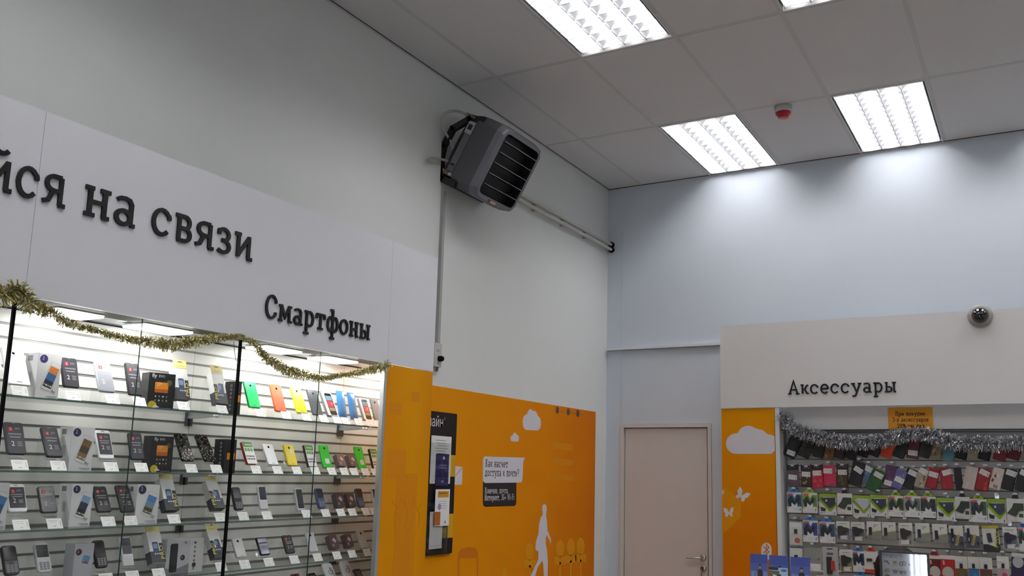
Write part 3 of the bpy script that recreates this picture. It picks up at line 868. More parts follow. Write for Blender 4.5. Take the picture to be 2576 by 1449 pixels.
def phone(kind, w, L, M, name=None):
    """builds a phone at matrix M: origin at the foot of its back, y up along the phone, z towards the glass"""
    t = empty(name or 'mobile_phone', M)
    d = .0105
    T = Matrix.Translation((0, L / 2, 0))
    r = w * .14
    def body(m, rad=r, dd=d, ch=.003):
        return MB().rbox(w, L, 0, dd, rad, m, T, None, ch=ch)
    if kind in ('dark', 'brown', 'silver'):
        m = {'dark': DARKB, 'brown': BROWNB, 'silver': SILV}[kind]
        body(m).build('body', t)
        b = MB(); b.prism(rr(w * .9, L * .93, r * .8), d, d + .0006, STICK if kind == 'dark' else (SCREEN if kind == 'brown' else mat('pale screen sheet', '#a4a6b0', .25)), T)
        Tb = MB()
        sticker(Tb, w * .9, L * .93, d + .0006)
        n = len(b.v)
        for q, f in enumerate(Tb.f):
            pass
        b.add([tuple(T @ v) for v in Tb.v], [], STICK)
        for q, f in enumerate(Tb.f):
            b.f.append([n + i for i in f]); b.mi.append(b.m(Tb.ms[Tb.mi[q]])); b.sm.append(False)
        b.build('screen_print', t)
        MB().prism(rr(w * .2, .003, .0014, 0, L * .475), d, d + .0008, GREY, T).build('earpiece', t)
    elif kind == 'whitef':
        body(WHITEB).build('body', t)
        b = MB(); T2 = Matrix.Translation((0, L * .52, 0)); b.prism(rr(w * .86, L * .74, .002), d, d + .0005, STICK, T2)
        Tb = MB(); sticker(Tb, w * .86, L * .74, d + .0005); n = len(b.v)
        b.add([tuple(T2 @ v) for v in Tb.v], [], STICK)
        for q, f in enumerate(Tb.f):
            b.f.append([n + i for i in f]); b.mi.append(b.m(Tb.ms[Tb.mi[q]])); b.sm.append(False)
        b.build('screen_print', t)
        MB().prism(rr(w * .22, .003, .0014, 0, L * .955), d, d + .0006, GREY).build('earpiece', t)
    elif kind.startswith('back'):
        kc, _, st_ = kind[4:].partition('+')
        m = C(kc, .3, spec=.6)
        body(m, r * .7).build('body', t)
        MB().lathe([(0, d + .001), (.0045, d + .001), (.0055, d)], BLACK, Matrix.Translation((0, L * .84, 0))).build('camera_lens', t)
        b = MB(); b.box((-w * .12, L * .07, d), (w * .12, L * .085, d + .0003), C('#55555a'))
        b.build('speaker_slot', t)
        if st_:
            q_ = (0.05, .28) if st_ == 's' else (.12, .66)
            MB().prism(rr(w * .46 if st_ == 's' else w * .3, L * .22 if st_ == 's' else L * .2, .003, w * q_[0], L * q_[1]), d, d + .0005, C('#dfe6dc')).build('sticker', t)
    elif kind in ('backs#e8e8ea',):
        pass
    elif kind == 'glitter':
        body(GLIT, r, .014, .004).build('body', t)
        MB().lathe([(0, .0155), (.006, .0155), (.0075, .014)], BLACK, Matrix.Translation((-w * .1, L * .83, 0))).build('camera_lens', t)
    elif kind == 'swirl':
        body(WHITEB, w * .2, .014, .004).build('body', t)
        b = MB()
        sp = [(w * (.02 + (.06 + .26 * q / 22) * math.cos(.5 + q * .33)), L * .62 + w * (.06 + .26 * q / 22) * math.sin(.5 + q * .33), .0146) for q in range(23)]
        b.tube(sp + [(w * .36, L * .4, .0146), (w * .3, L * .2, .0146)], .0011, C('#3f4248'), 5)
        b.build('swirl_print', t)
    elif kind.startswith('keys'):                        # bar phone: kind 'keys<body>,<keys>'
        bc, kc = kind[4:].split(',')
        body(C(bc, .35), w * .22, .013).build('body', t)
        MB().prism(rr(w * .84, L * .42, .003, 0, L * .72), .013, .0136, SCREEN).build('screen', t)
        b = MB(); b.prism(rr(w * .86, L * .38, .005, 0, L * .27), .013, .0135, C(kc, .4))
        b.prism(circ(0, L * .41, w * .16, 14), .0135, .0142, C(bc, .35))
        for q in range(4):
            for c_ in (-1, 0, 1):
                b.prism(rr(w * .2, .006, .002, c_ * w * .26, L * (.32 - .07 * q)), .0135, .0141, C('#88888e'))
        b.build('keypad', t)
    elif kind == 'slim':                                   # pale edge, tall dark screen, pale foot
        body(WHITEB, w * .1, .012).build('body', t)
        MB().prism(rr(w * .82, L * .86, .003, 0, L * .52), .012, .0126, SCREEN).build('screen', t)
    elif kind == 'slimkeys':
        body(WHITEB, w * .1, .012).build('body', t)
        MB().prism(rr(w * .84, L * .56, .003, 0, L * .69), .012, .0126, SCREENB).build('screen', t)
        b = MB(); b.prism(rr(w * .84, L * .36, .003, 0, L * .2), .012, .0125, C('#dcdce0'))
        for q in range(4):
            b.box((-w * .36, L * (.07 + .075 * q), .0125), (w * .36, L * (.07 + .075 * q) + .001, .0127), C('#b4b4ba'))
        b.build('keypad', t)
    elif kind == 'mirror':
        body(DARKB).build('body', t)
        MB().prism(rr(w * .86, L * .86, r * .6), d, d + .0006, mat('mirror like phone glass', '#3a3a44', .06, metal=.8), T).build('screen', t)
    return t

def carton(kind, w, L, M, d=.02, name=None):
    """flat retail cartons and bags, same origin as phone()"""
    if kind == 'shotred' or kind == 'shotgrey':
        t = empty(name or 'phone_carton', M)
        MB().rbox(w, L, 0, d, .004, C('#dfdfe2'), Matrix.Translation((0, L / 2, 0)), C('#8f8f93')).build('box', t)
        b = MB()
        b.prism(rr(w * .66, L * .93, .006, w * .08, L * .49), d, d + .0004, SCREEN)
        b.box((w * -.2, L * .36, d + .0004), (w * .36, L * .62, d + .0007), C('#c8283c'))
        b.box((w * -.2, L * .64, d + .0004), (w * .36, L * .84, d + .0007), C('#5b7488'))
        b.box((w * -.2, L * .2, d + .0004), (w * .36, L * .34, d + .0007), C('#7c7a5a'))
        sans(b, '7', w * .2, L * .45, .02, WHT, d + .001)
        b.build('phone_picture', t)
    elif kind.startswith('green'):
        t = empty(name or 'phone_carton', M)
        side = C('#c4202c' if kind == 'greenred' else '#26241f')
        MB().rbox(w, L, 0, d, .004, C('#e6e8e4'), Matrix.Translation((0, L / 2, 0)), side).build('box', t)
        b = MB(); b.box((-w / 2 + .002, L * .74, d), (w / 2 - .002, L * .985, d + .0004), C('#5f8f4c'))
        b.box((-w * .3, L * .84, d + .0004), (w * .36, L * .87, d + .0006), C('#dfe8da'))
        for q in range(3):
            b.box((-w * .42 + q * w * .29, L * .56, d), (-w * .42 + q * w * .29 + w * .24, L * .70, d + .0004), C('#6d9a55'))
        for r_ in range(2):
            for q in range(5):
                b.box((-w * .42 + q * w * .17, L * (.30 - .12 * r_), d), (-w * .42 + q * w * .17 + w * .12, L * (.37 - .12 * r_), d + .0004), C(('#5a6f9c', '#8a5a4a', '#4c4f58')[(q + r_) % 3]))
        b.build('front_print', t)
    elif kind == 'bag':
        t = empty(name or 'wrapped_phone', M)
        b = MB(); n = 7; vs = []; fs = []
        rnd = random.Random(int(w * 1e6) + int(M[1][3] * 1e4))
        for side in (0, 1):
            for i in range(n + 1):
                for j in range(n + 1):
                    a, c_ = i / n, j / n
                    bul = math.sin(PI * a) ** .6 * math.sin(PI * c_) ** .35
                    vs.append(((a - .5) * w + rnd.uniform(-.0008, .0008), c_ * L + rnd.uniform(-.001, .001), .007 + (1 if side else -1) * (.008 * bul + rnd.uniform(0, .0012))))
        for side in (0, 1):
            o = side * (n + 1) ** 2
            for i in range(n):
                for j in range(n):
                    f = (o + i * (n + 1) + j, o + (i + 1) * (n + 1) + j, o + (i + 1) * (n + 1) + j + 1, o + i * (n + 1) + j + 1)
                    fs.append(f if side else f[::-1])
        b.add(vs, fs, BAGM, None, True)
        b.build('bag', t)
        b = MB(); b.box((-w * .44, L * .985, .006), (w * .44, L * 1.03, .0075), BAGM)
        b.build('sealed_edge', t)
    elif kind.startswith('wrap'):
        t = empty(name or 'wrapped_carton', M)
        MB().rbox(w, L, 0, .026, .004, C(kind[4:], .25, noise=.35, scale=60, spec=.8, bump=.5), Matrix.Translation((0, L / 2, 0)), None).build('carton', t)
        b = MB(); T = Matrix.Translation((0, L * .5, .026))  # pale patches paint light glints onto the wrapping film
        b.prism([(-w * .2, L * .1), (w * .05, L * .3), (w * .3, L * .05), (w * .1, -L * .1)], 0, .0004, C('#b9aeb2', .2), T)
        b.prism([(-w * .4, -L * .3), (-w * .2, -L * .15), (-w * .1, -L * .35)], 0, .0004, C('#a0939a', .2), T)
        b.build('painted_glint', t)
    elif kind.startswith('pro'):
        t = empty(name or 'hang_tab_carton', M)
        right = kind == 'proR'
        dd = .03; hb = L * .80
        b = MB(); b.box((-w / 2, 0, 0), (w / 2, hb, dd), C('#e2e2e0'))
        b.box((-w / 2 - .0003, 0, -.0003), (w / 2 + .0003, hb * .36, dd + .0003), C('#3c3d42'))
        b.build('box', t)
        b = MB(); b.prism([(-w / 2, hb - .001), (w / 2, hb - .001), (w / 2, L), (-w / 2, L)], dd - .001, dd + .0006, C('#ead98a'))
        b.prism(rr(.022, .004, .0018, 0, L * .955), dd + .0006, dd + .0009, C('#5b5436'))
        b.box((-w * .3, L * .84, dd + .0006), (w * .3, L * .85, dd + .0008), C('#a99a4e'))
        b.build('hang_tab', t)
        b = MB(); z = dd + .0004
        b.prism(rr(w * .42, hb * .46, .004, -w * .05 if right else w * .12, hb * .43), z, z + .0004, C('#3c4866'))
        b.box((-w * .22, hb * .45, z + .0004), (w * .1, hb * .6, z + .0006), C('#7f93b8'))
        for q in range(3):
            b.box((-w * .22 + q * .01, hb * .26, z + .0004), (-w * .22 + q * .01 + .006, hb * .29, z + .0006), WHT)
        sx_ = w * .36 if right else -w * .36
        b.box((sx_ - w * .14, 0, z), (sx_ + w * .14, hb * .62, z + .0003), C('#2a2a2c'))
        sans(b, 'PRO', sx_ + w * .1, hb * .32, w * .38, C('#e2d86a'), z + .0006, None, PI / 2, 1.25)
        b.build('front_print', t)
    return t

def box_carton(kind, w, L, d, M, name=None):
    """upright carton standing on the shelf; origin at the middle of the lower front edge, z out of the case"""
    t = empty(name or 'phone_box', M)
    z = .0004
    if kind in ('flya', 'flyb', 'flyc', 'flyd', 'flye'):
        scr, badge = {'flya': (('#e8893a', '#3c6fb0', '#22304e'), '#3a3378'), 'flyb': (('#8a6a3c', '#56452e', '#8a7350'), '#2c2350'), 'flyc': (('#8db3d6', '#39424d', '#20262c'), '#2c2350'),
                      'flyd': (('#4f86c4', '#7f9db0', '#5d5a38'), '#2c2350'), 'flye': (('#4f7fb8', '#2d568f', '#1f3b66'), '#2c2350')}[kind]
        BX = C('#f6f6f7')
        b = MB().box((-w / 2, 0, -d), (w / 2, L, 0), BX)
        b.box((-w / 2 - .0004, 0, -.0012), (-w / 2, L, 0), C('#c9c9cb'))
        b.build('carton', t)
        b = MB()
        b.prism(circ(-w * .27, L * .875, w * .17), 0, z, C(badge))
        sans(b, '2', -w * .3, L * .85, w * .2, WHT, z + .0003)
        R_ = Matrix.Translation((w * .11, L * .5, 0)) @ Matrix.Rotation(-.33, 4, 'Z')
        pw_, pl_ = w * .46, L * .62
        b.prism(rr(pw_, pl_, .006), z, z + .0005, C('#f4f4f5'), R_)
        b.prism(rr(pw_ + .002, pl_ + .002, .007), 0, z, C('#b8b8bc'), R_)
        h3 = pl_ * .76 / 3
        for q, c_ in enumerate(scr):
            b.box((-pw_ * .43, pl_ * .36 - (q + 1) * h3, z + .0005), (pw_ * .43, pl_ * .36 - q * h3, z + .0008), C(c_), R_)
        for q in range(4):
            b.prism(rr(.006, .006, .001, -pw_ * .32 + q * pw_ * .21, -pl_ * .33), z + .0008, z + .0010, WHT if q % 2 else C('#c9b34a'), R_)
        sans(b, 'fly', w * .27, L * .14, w * .2, C('#3a3a40'), z)
        b.box((w * -.05, L * .06, 0), (w * .42, L * .075, z), C('#a8a8ae'))
        b.box((w * .05, L * .03, 0), (w * .42, L * .045, z), C('#a8a8ae'))
        b.build('front_print', t)
        b = MB()
        Ts = basis(Vector((0, 0, 1)), Vector((0, 1, 0)), Vector((-1, 0, 0)), Vector((-w / 2, 0, -d)))
        b.box((d * .18, L * .83, 0), (d * .55, L * .95, z), C('#8b8b90'), Ts)
        for q in range(4):
            b.box((d * .3 + q * .006, L * .35, 0), (d * .3 + q * .006 + .0015, L * .58, z), C('#9c9ca2'), Ts)
        b.build('side_print', t)
    elif kind == 'evo' or kind == 'evoside':
        b = MB().box((-w / 2, 0, -d), (w / 2, L, 0), C('#15141a', .4))
        b.build('carton', t)
        b = MB()
        if kind == 'evo':
            sans(b, 'fly', -w * .3, L * .87, w * .2, WHT, z)
            sans(b, 'EVO', -w * .02, L * .885, w * .12, WHT, z)
            b.prism(rr(w * .5, L * .29, .004, 0, L * .6), 0, z, C('#e08a1e'))
            b.prism(rr(w * .5, L * .1, .002, 0, L * .505), z, z + .0003, C('#b35f12'))
            sans(b, '17°', -w * .08, L * .64, w * .15, WHT, z + .0004)
            b.prism(circ(w * .28, L * .74, w * .11), 0, z, C('#57511f'))
            for r_ in range(2):
                for q in range(4):
                    b.prism(rr(.006, .006, .002, -w * .2 + q * w * .14, L * (.35 - .11 * r_)), 0, z, C(('#c9b34a', '#7d8a94', '#d5d5d8', '#6a8a5a')[(q + r_) % 4]))
            b.prism(circ(-w * .3, L * .09, w * .17, 14), 0, z, C('#c9b81e'))
            b.prism([(-w * .3, L * .03), (-w * .02, L * .05), (-w * .2, L * .12)], z, z + .0003, C('#e8e6da'))
            b.box((0, L * .02, 0), (w * .42, L * .035, z), STX)
        else:
            b.prism(rr(w * .7, L * .2, .003, w * .05, L * .5), 0, z, C('#d98a22'))
        b.build('front_print', t)
        b = MB()
        Ts = basis(Vector((0, 0, 1)), Vector((0, 1, 0)), Vector((-1, 0, 0)), Vector((-w / 2, 0, -d)))
        for q in range(7 if kind == 'evoside' else 0):
            b.prism(rr(.009, .009, .002, d * .6, L * (.88 - .115 * q)), 0, z, C('#c9c9cc' if q != 4 else '#5f9aa0'), Ts)
            b.prism(rr(.005, .005, .001, d * .6, L * (.88 - .115 * q)), z, z + .0002, C('#26262c'), Ts)
        if kind == 'evoside':
            b.build('side_print', t)
    elif kind == 'flyplain':
        b = MB().box((-w / 2, 0, -d), (w / 2, L, 0), C('#c4c4cc'))
        b.build('carton', t)
        b = MB(); b.prism(circ(-w * .28, L * .8, w * .15), 0, z, C('#4a1c26')); sans(b, '2', -w * .31, L * .775, w * .18, WHT, z + .0003)
        R_ = Matrix.Translation((w * .12, L * .6, 0)) @ Matrix.Rotation(-.25, 4, 'Z')
        b.prism(rr(w * .36, L * .2, .002), 0, z, C('#5f9ac0'), R_)
        b.prism([(-w * .17, -L * .1), (w * .17, -L * .1), (w * .05, -L * .02)], z, z + .0003, C('#9a4a42'), R_)
        b.prism([(-w * .4, L * .02), (-w * .2, L * .1), (-w * .1, L * .02)], 0, z, C('#c0c0c6'))
        sans(b, 'fly', w * .3, L * .1, w * .15, C('#5a3a5a'), z)
        b.build('front_print', t)
    elif kind == 'flywide':
        b = MB().box((-w / 2, 0, -d), (w / 2, L, 0), C('#c9c9cd'))
        b.build('carton', t)
        b = MB()
        b.box((w * .12, 0, 0), (w / 2, L, .0003), C('#d3d5d2'))
        b.prism(rr(w * .2, L * .82, .008, -w * .3, L * .47), 0, z, C('#26272c'))
        b.prism([(-w * .5, 0), (w * .12, 0), (w * .12, L * .28), (-w * .3, L * .1), (-w * .5, L * .2)], 0, z * .6, C('#8d8d96'))
        b.prism(circ(-w * .06, L * .46, w * .06), 0, z + .0002, C('#211c1c')); sans(b, '2', -w * .075, L * .445, w * .06, WHT, z + .0005)
        sans(b, 'fly', 0, L * .86, w * .08, C('#4a4a66'), z)
        for q, c_ in enumerate(('#3a3440', '#7d8690', '#6d8a7d', '#b3574c', '#b3574c')):
            b.prism(rr(.009, .009, .002, w * .26, L * (.87 - .13 * q)), 0, z, C(c_))
        b.prism(circ(w * .26, L * .22, w * .055), 0, z, C('#2a2a2e'))
        b.box((w * .24, L * .08, 0), (w * .27, L * .2, z + .0002), C('#6a6a6a'))
        b.build('front_print', t)
    return t

# price stand: an acrylic easel with a sloping pocket for the card
def stand(y, zsh, xf, zf, L, th, w, curl):
    """y: middle; (xf, zf): where the phone's foot rests; th: its backward lean"""
    t = empty('price_stand', Matrix.Translation((0, y, 0)))
    b = MB(); hw_ = w / 2
    u = Vector((-math.sin(th), 0, math.cos(th)))
    A = Vector((.246, 0, zsh + .001)); B_ = Vector((.226, 0, zsh + .036)); Cc = Vector((xf - .003, 0, max(zf - .004, zsh + .01))); D = Cc + u * (L * .75)
    F = Vector((max(D.x - .01, XB + .01), 0, zsh + .001))
    for p, q in ((A, B_), (B_, Cc), (Cc, D), (D, F)):
        vs = [p + Vector((0, s, 0)) for s in (-hw_ * .9, hw_ * .9)] + [q + Vector((0, s, 0)) for s in (hw_ * .9, -hw_ * .9)]
        b.add(vs, [(0, 1, 2, 3)], ACRYL)
    b.build('easel', t)
    dr = (B_ - A); Lc = dr.length; dr.normalize()
    n = Vector((dr.z, 0, -dr.x))
    M = basis(Vector((0, 1, 0)), dr, n, A + n * .0012)
    c = MB(); ww = .055; hh_ = .038
    c.box((-ww / 2, 0, 0), (ww / 2, hh_, .0006), PAPER)
    c.box((-ww * .36, hh_ * .78, .0006), (ww * .2, hh_ * .80, .0008), INK)
    c.box((-ww * .28, hh_ * .62, .0006), (ww * .15, hh_ * .635, .0008), INK)
    c.box((-ww * .12, hh_ * .22, .0006), (ww * .08, hh_ * .26, .0008), INK)
    for q in range(5):
        c.box((ww * .36, hh_ * (.3 + .1 * q), .0006), (ww * .41, hh_ * (.3 + .1 * q) + .0016, .0008), INK)
    if curl:
        c.prism([(-ww / 2, 0), (ww * .15, 0), (-ww / 2, hh_ * .7)], .0008, .0012, WHT)
    c.build('price_card', t, None, M)
    return t

def yzl(u, v, x):
    p = at(u, v, 0, x); return p.y, p.z
NTH = ['first', 'second', 'third', 'fourth', 'fifth', 'sixth', 'seventh', 'eighth', 'ninth', 'tenth', 'eleventh', 'twelfth', 'thirteenth']

# each row: description, kind, upper middle and lower middle (pixels of the photograph), width in metres, lower corner of its price card or None
def P(desc, kind, ut, vt, ub, vb, w=.064, card=None, curl=0):
    return ('P', desc, kind, ut, vt, ub, vb, w, card, curl)
def B(desc, kind, ul, ur, vt, ub, vb, d, yaw=0.0):
    return ('B', desc, kind, ul, ur, vt, ub, vb, d, yaw)
ROWS = [
 (0, 'in the case of dark phones', 'from the middle black post', [
  P('white phone turned back outward', 'back#f2f2f4', 28.6, 877.5, 49, 972, .078, (72, 992), 1),
  B('white phone box with a rainbow screen picture', 'flya', 94.4, 152.8, 886, 145, 1000.4, .075),
  P('dark grey phone with a red badge on its screen', 'dark', 171.5, 902, 179, 977, .062, (204, 1005)),
  P('silver phone with a pale shining screen', 'silver', 254.6, 911, 269.5, 989, .066, (302, 1016)),
  P('dark phone with white print, close to a black box', 'dark', 330, 915, 341, 997, .062, (369, 1022)),
  B('black phone box with an orange weather screen', 'evo', 374, 433, 935, 431, 1026, .06, -.2),
  P('hang-tab carton with yellow letters on its door side', 'proR', 441, 912, 452, 1010, .064, (478, 1033)),
  P('hang-tab carton with yellow letters on its far side', 'proL', 533, 926, 550, 1022, .062, (574, 1043)),
  B('black phone box with a column of white icons', 'evoside', 597, 612, 960, 603, 1042, .065)]),
 (0, 'in the case of bright phones', 'from the middle black post', [
  P('bright green phone turned back outward', 'back#12dc6c', 625.6, 962, 641, 1027.7, .068, (669, 1050)),
  P('orange phone turned back outward', 'back#ff6a3c', 691, 969, 706.6, 1037, .068, (733.6, 1056)),
  P('bright yellow phone turned back outward', 'back#f4ee12', 741.8, 976, 760.6, 1041.7, .068, (784, 1060.5)),
  P('slate grey phone turned back outward', 'back#4c5054', 783, 982, 800, 1046, .068, (827, 1065)),
  P('pale flat carton with a red phone picture beside slate grey phone', 'shotred', 817, 990, 837, 1049, .072, (860, 1068)),
  P('phone wrapped in a blue bag, nearer the middle post', 'bag', 854.4, 986.6, 863, 1051, .06, (881.4, 1070)),
  P('phone wrapped in a blue bag, nearer the pillar', 'bag', 881.4, 991, 891.6, 1057, .06, (914, 1072)),
  P('pale flat carton with a red phone picture beside mid grey phone', 'shotgrey', 909.6, 1005, 925, 1059, .066, (943, 1075)),
  P('mid grey phone turned back outward', 'back#7b7d80', 939, 1005, 953, 1062, .062, (963, 1077)),
  P('yellow phone half hidden by the pillar', 'back#eee818', 972, 1010, 984, 1064, .062)]),
 (1, 'in the case of dark phones', 'from the middle black post', [
  P('faded dark phone with a clear protective film', 'dark', 31, 1065, 42, 1146, .066, (73, 1177)),
  P('black phone with a bright red badge', 'dark', 121, 1078, 138, 1153, .062, (168, 1181)),
  B('white phone box with a brown screen picture', 'flyb', 182, 239.4, 1073.5, 229, 1182, .07),
  P('white phone with a dark badge screen', 'whitef', 255.5, 1085, 268, 1157, .062, (299, 1184.5)),
  P('dark phone beside a black box', 'dark', 337, 1091, 346, 1158.6, .06, (374, 1185)),
  B('black phone box with an orange weather screen', 'evo', 381, 431, 1096, 428, 1185, .06, -.15),
  P('glittering dark phone nearer the black weather box', 'glitter', 452, 1093.6, 473, 1163, .06, (498, 1187)),
  P('glittering dark phone nearer the middle post', 'glitter', 503, 1098, 530, 1164, .06, (560, 1191), 1),
  B('black phone box with white icons beside an orange screen', 'evoside', 569, 597, 1105, 590, 1189, .065)]),
 (1, 'in the case of bright phones', 'from the middle black post', [
  P('green and white flat carton with a red side', 'greenred', 617, 1114.5, 633, 1170, .056, (659, 1193)),
  P('white phone turned back outward', 'back#f0f0f2', 671, 1119, 688, 1172, .062, (712, 1195), 1),
  P('mustard yellow phone turned back outward', 'back#e6cc10+t', 723, 1120.5, 737, 1173.5, .062, (760, 1196), 1),
  P('green white flat carton with a black side beside mustard phone', 'greenblack', 772.4, 1121.7, 785, 1176, .056, (806, 1197)),
  P('leaf green phone with a white sticker, nearer the middle post', 'back#10c828+s', 812, 1120.5, 824, 1178, .062, (847, 1198)),
  P('small brown film-wrapped carton nearer the middle post', 'wrap#6e5a5e', 847, 1148, 857, 1178, .052, (878, 1198)),
  P('small brown film-wrapped carton nearer the pillar', 'wrap#6a5254', 876, 1149, 885, 1178, .052, (902.5, 1198)),
  P('leaf green phone with a white sticker, nearer the pillar', 'back#12cc2a+s', 899, 1125, 912, 1180.7, .062, (931, 1199)),
  P('green and white flat carton with a black side, beside the pillar', 'greenblack', 935, 1131, 947, 1182, .054, (955, 1199))]),
 (2, 'in the case of dark phones', 'from the middle black post', [
  B('white phone box with a blue screen, cut by picture edge', 'flye', -38, 20, 1215, 12.7, 1328, .07),
  P('white phone with a dark badge screen', 'whitef', 36.7, 1220.7, 45, 1291, .064, (76, 1325), 1),
  P('brown phone nearest the white phone', 'brown', 113, 1226, 124, 1292.7, .06, (159, 1324)),
  B('white phone box with a pale blue and black screen picture', 'flyc', 175, 228, 1218, 225, 1322, .07),
  P('brown phone between two white boxes, farther from the middle post', 'brown', 247, 1226, 263, 1291, .058, (292, 1321), 1),
  P('brown phone between two white boxes, nearer the middle post', 'brown', 305, 1223, 322, 1291, .058, (347, 1318)),
  B('white phone box with a blue landscape screen picture', 'flyd', 340, 396.6, 1220, 394, 1318, .05),
  P('hang-tab carton with yellow letters on its door side', 'proR', 404, 1192.4, 425, 1291, .062, (455, 1314)),
  P('hang-tab carton with yellow letters on its far side', 'proL', 516.6, 1201, 544, 1287, .06, (570, 1312)),
  P('black slider phone with a steel rim beside the middle post', 'keys#1a1a1c,#222226', 590, 1227.7, 601, 1285.6, .046, (627, 1309.6), 1)]),
 (2, 'in the case of bright phones', 'from the middle black post', [
  P('slim white bar phone with a blue grey screen', 'slimkeys', 655.6, 1225, 664, 1283, .046, (686, 1307)),
  P('slim white edged phone with a tall black screen', 'slim', 748, 1230, 757, 1285.5, .046, (784, 1304)),
  P('blue keypad phone nearer the middle post', 'keys#46587c,#3d5c9c', 799, 1230, 810, 1280.7, .048, (832, 1302)),
  P('small plum film-wrapped carton nearer the middle post', 'wrap#4a3a44', 844.7, 1245.7, 852, 1279.4, .056, (869.5, 1302)),
  P('small plum film-wrapped carton nearer the pillar', 'wrap#46343e', 872, 1245.7, 881, 1279.4, .056, (898, 1300.6)),
  P('blue keypad phone nearer the pillar', 'keys#4a5c82,#3d5c9c', 899, 1230, 909, 1278, .048, (932, 1300)),
  P('dark slim phone beside the pillar', 'slimkeys', 940, 1231, 948, 1274, .046, (952, 1292))]),
 (3, 'in the case of dark phones', 'from the middle black post', [
  P('dark bar phone with a grey keypad', 'keys#241d1c,#5c5a62', 18, 1375.5, 30, 1450, .05),
  P('white bar phone with a round key and a black screen', 'keys#d8d8da,#d0d2d4', 100, 1369.6, 112, 1443, .05, (137, 1464), 1),
  B('grey film-wrapped phone box with a small beach picture', 'flyplain', 185, 233, 1370, 230, 1446, .055),
  P('thin black phone beside the grey box', 'keys#1c1816,#1e1a18', 244, 1361.7, 256, 1431, .046, (288, 1455), 1),
  P('white bar phone with a black screen beside a hang-tab carton', 'slimkeys', 312, 1354, 323, 1426, .046, (353, 1451)),
  P('hang-tab carton with yellow letters on its door side', 'proR', 371, 1326, 391, 1422, .062, (417.5, 1447)),
  B('wide silver grey phone box with a black phone picture', 'flywide', 415, 508, 1359, 507, 1441, .05),
  P('hang-tab carton with yellow letters on its far side', 'proL', 519, 1326, 545, 1410, .056, (572.6, 1434))]),
 (3, 'in the case of bright phones', 'from the middle black post', [
  P('white phone turned back outward, nearest the middle post', 'back#d6d8d6', 594, 1356.5, 608, 1404.7, .056, (631, 1429), 1),
  P('black phone with a mirror bright screen', 'mirror', 654.4, 1354, 668, 1398.7, .056, (691, 1424)),
  P('plain black phone', 'brown', 719.4, 1348, 731.5, 1393.9, .056, (754, 1419), 1),
  P('white phone turned back outward, in the middle of the shelf', 'back#d2d4d6', 777, 1341, 790, 1390, .056, (812, 1412)),
  P('small plum film-wrapped carton nearer the middle post', 'wrap#57424a', 828, 1351.7, 839, 1385, .054, (860, 1409)),
  P('small plum film-wrapped carton nearer the pillar', 'wrap#503c42', 866, 1349, 876, 1380.6, .05, (898, 1403.5)),
  P('white phone turned back outward, nearest the pillar', 'back#d0d2d4', 903.7, 1337, 918, 1381.8, .056, (935.5, 1400)),
  P('black phone half hidden by the pillar', 'brown', 948, 1334, 960, 1380, .05)]),
 (4, 'in the case of bright phones', 'from the middle black post', [
  P('dark red phone of which only the top shows', 'back#5c1c22', 741, 1445, 752, 1486, .05),
  P('black phone of which only the top shows', 'brown', 782, 1443.6, 794, 1482, .05),
  P('white phone with a swirl, nearer the middle post', 'swirl', 819, 1420, 842, 1478, .066),
  P('white phone with a swirl, nearer the pillar', 'swirl', 863, 1414, 882, 1474, .066),
  P('black phone beside the white swirl phones', 'brown', 896.5, 1433, 911, 1474, .05),
  P('dark red phone beside the pillar', 'back#6a1c20', 944, 1428, 956, 1468, .05)]),
]
def label16(desc, si, where):
    tail = '%s shelf %s' % (ORD[si], 'beyond middle post' if 'dark' in where else 'by pillar')
    w = desc.replace(',', '').split()
    return ' '.join(w) + ', ' + tail
def card_label(desc, si, where, k):
    w = '%s price card on a clear stand, %s shelf %s' % (NTH[k], ORD[si], 'from far end, beyond middle post' if 'dark' in where else 'after middle post')
    return w
for si, where, frm, items in ROWS:
    zsh = SHZ[si]; n_card = 0
    for it in items:
        if it[0] == 'P':
            _, desc, kind, ut, vt, ub, vb, w, card, curl = it
            y, zb = yzl(ub, vb, .19)
            zb = max(zb, zsh + .008)
            q = at(ut, vt, 1, y)
            dx, dz = .19 - q.x, q.z - zb
            L = math.hypot(dx, dz); th_ = math.atan2(dx, dz)
            if not (0.0 <= th_ < .75):
                th_ = min(max(th_, .12), .7)
            L = min(max(L, .05), .2)
            xb = .19
            if xb - L * math.sin(th_) - .012 < XB:          # keep the top off the slat panel
                th_ = math.asin(max(0.05, min(.95, (xb - .016 - XB) / L)))
            M = left_wall(y, zb, xb - .006, th_)
            small = kind.split('#')[0] in ('shotred', 'shotgrey', 'greenred', 'greenblack', 'bag', 'wrap', 'proR', 'proL')
            o = carton(kind, w, L, M, .014) if small else phone(kind, w, L, M)
            cat = 'carton' if small else 'phone'
            if kind == 'bag':
                cat = 'wrapped phone'
            tag(o, label16(desc, si, where), cat, '%s shelf goods %s' % (ORD[si], where))
            if card:
                cy_, cz_ = yzl(card[0], card[1], .246)
                yc = cy_ - .027
                so = stand(yc, zsh, xb, zb, L, th_, .052, curl)
                tag(so, card_label(desc, si, where, n_card), 'price stand', 'price stands'); n_card += 1
        else:
            _, desc, kind, ul, ur, vt, ub, vb, d, yaw = it
            xf = .185
            y1, _z = yzl(ub, vb, xf); ya, zt_ = yzl(ul, vt, xf); yb_, _z2 = yzl(ur, vt, xf)
            w = max(yb_ - ya, .03)
            L = zt_ - zsh
            M = left_wall(y1 - w / 2, zsh + .0005, xf, 0, 0, yaw)
            o = box_carton(kind, w, L, d, M)
            tag(o, label16(desc, si, where), 'box', '%s shelf goods %s' % (ORD[si], where))

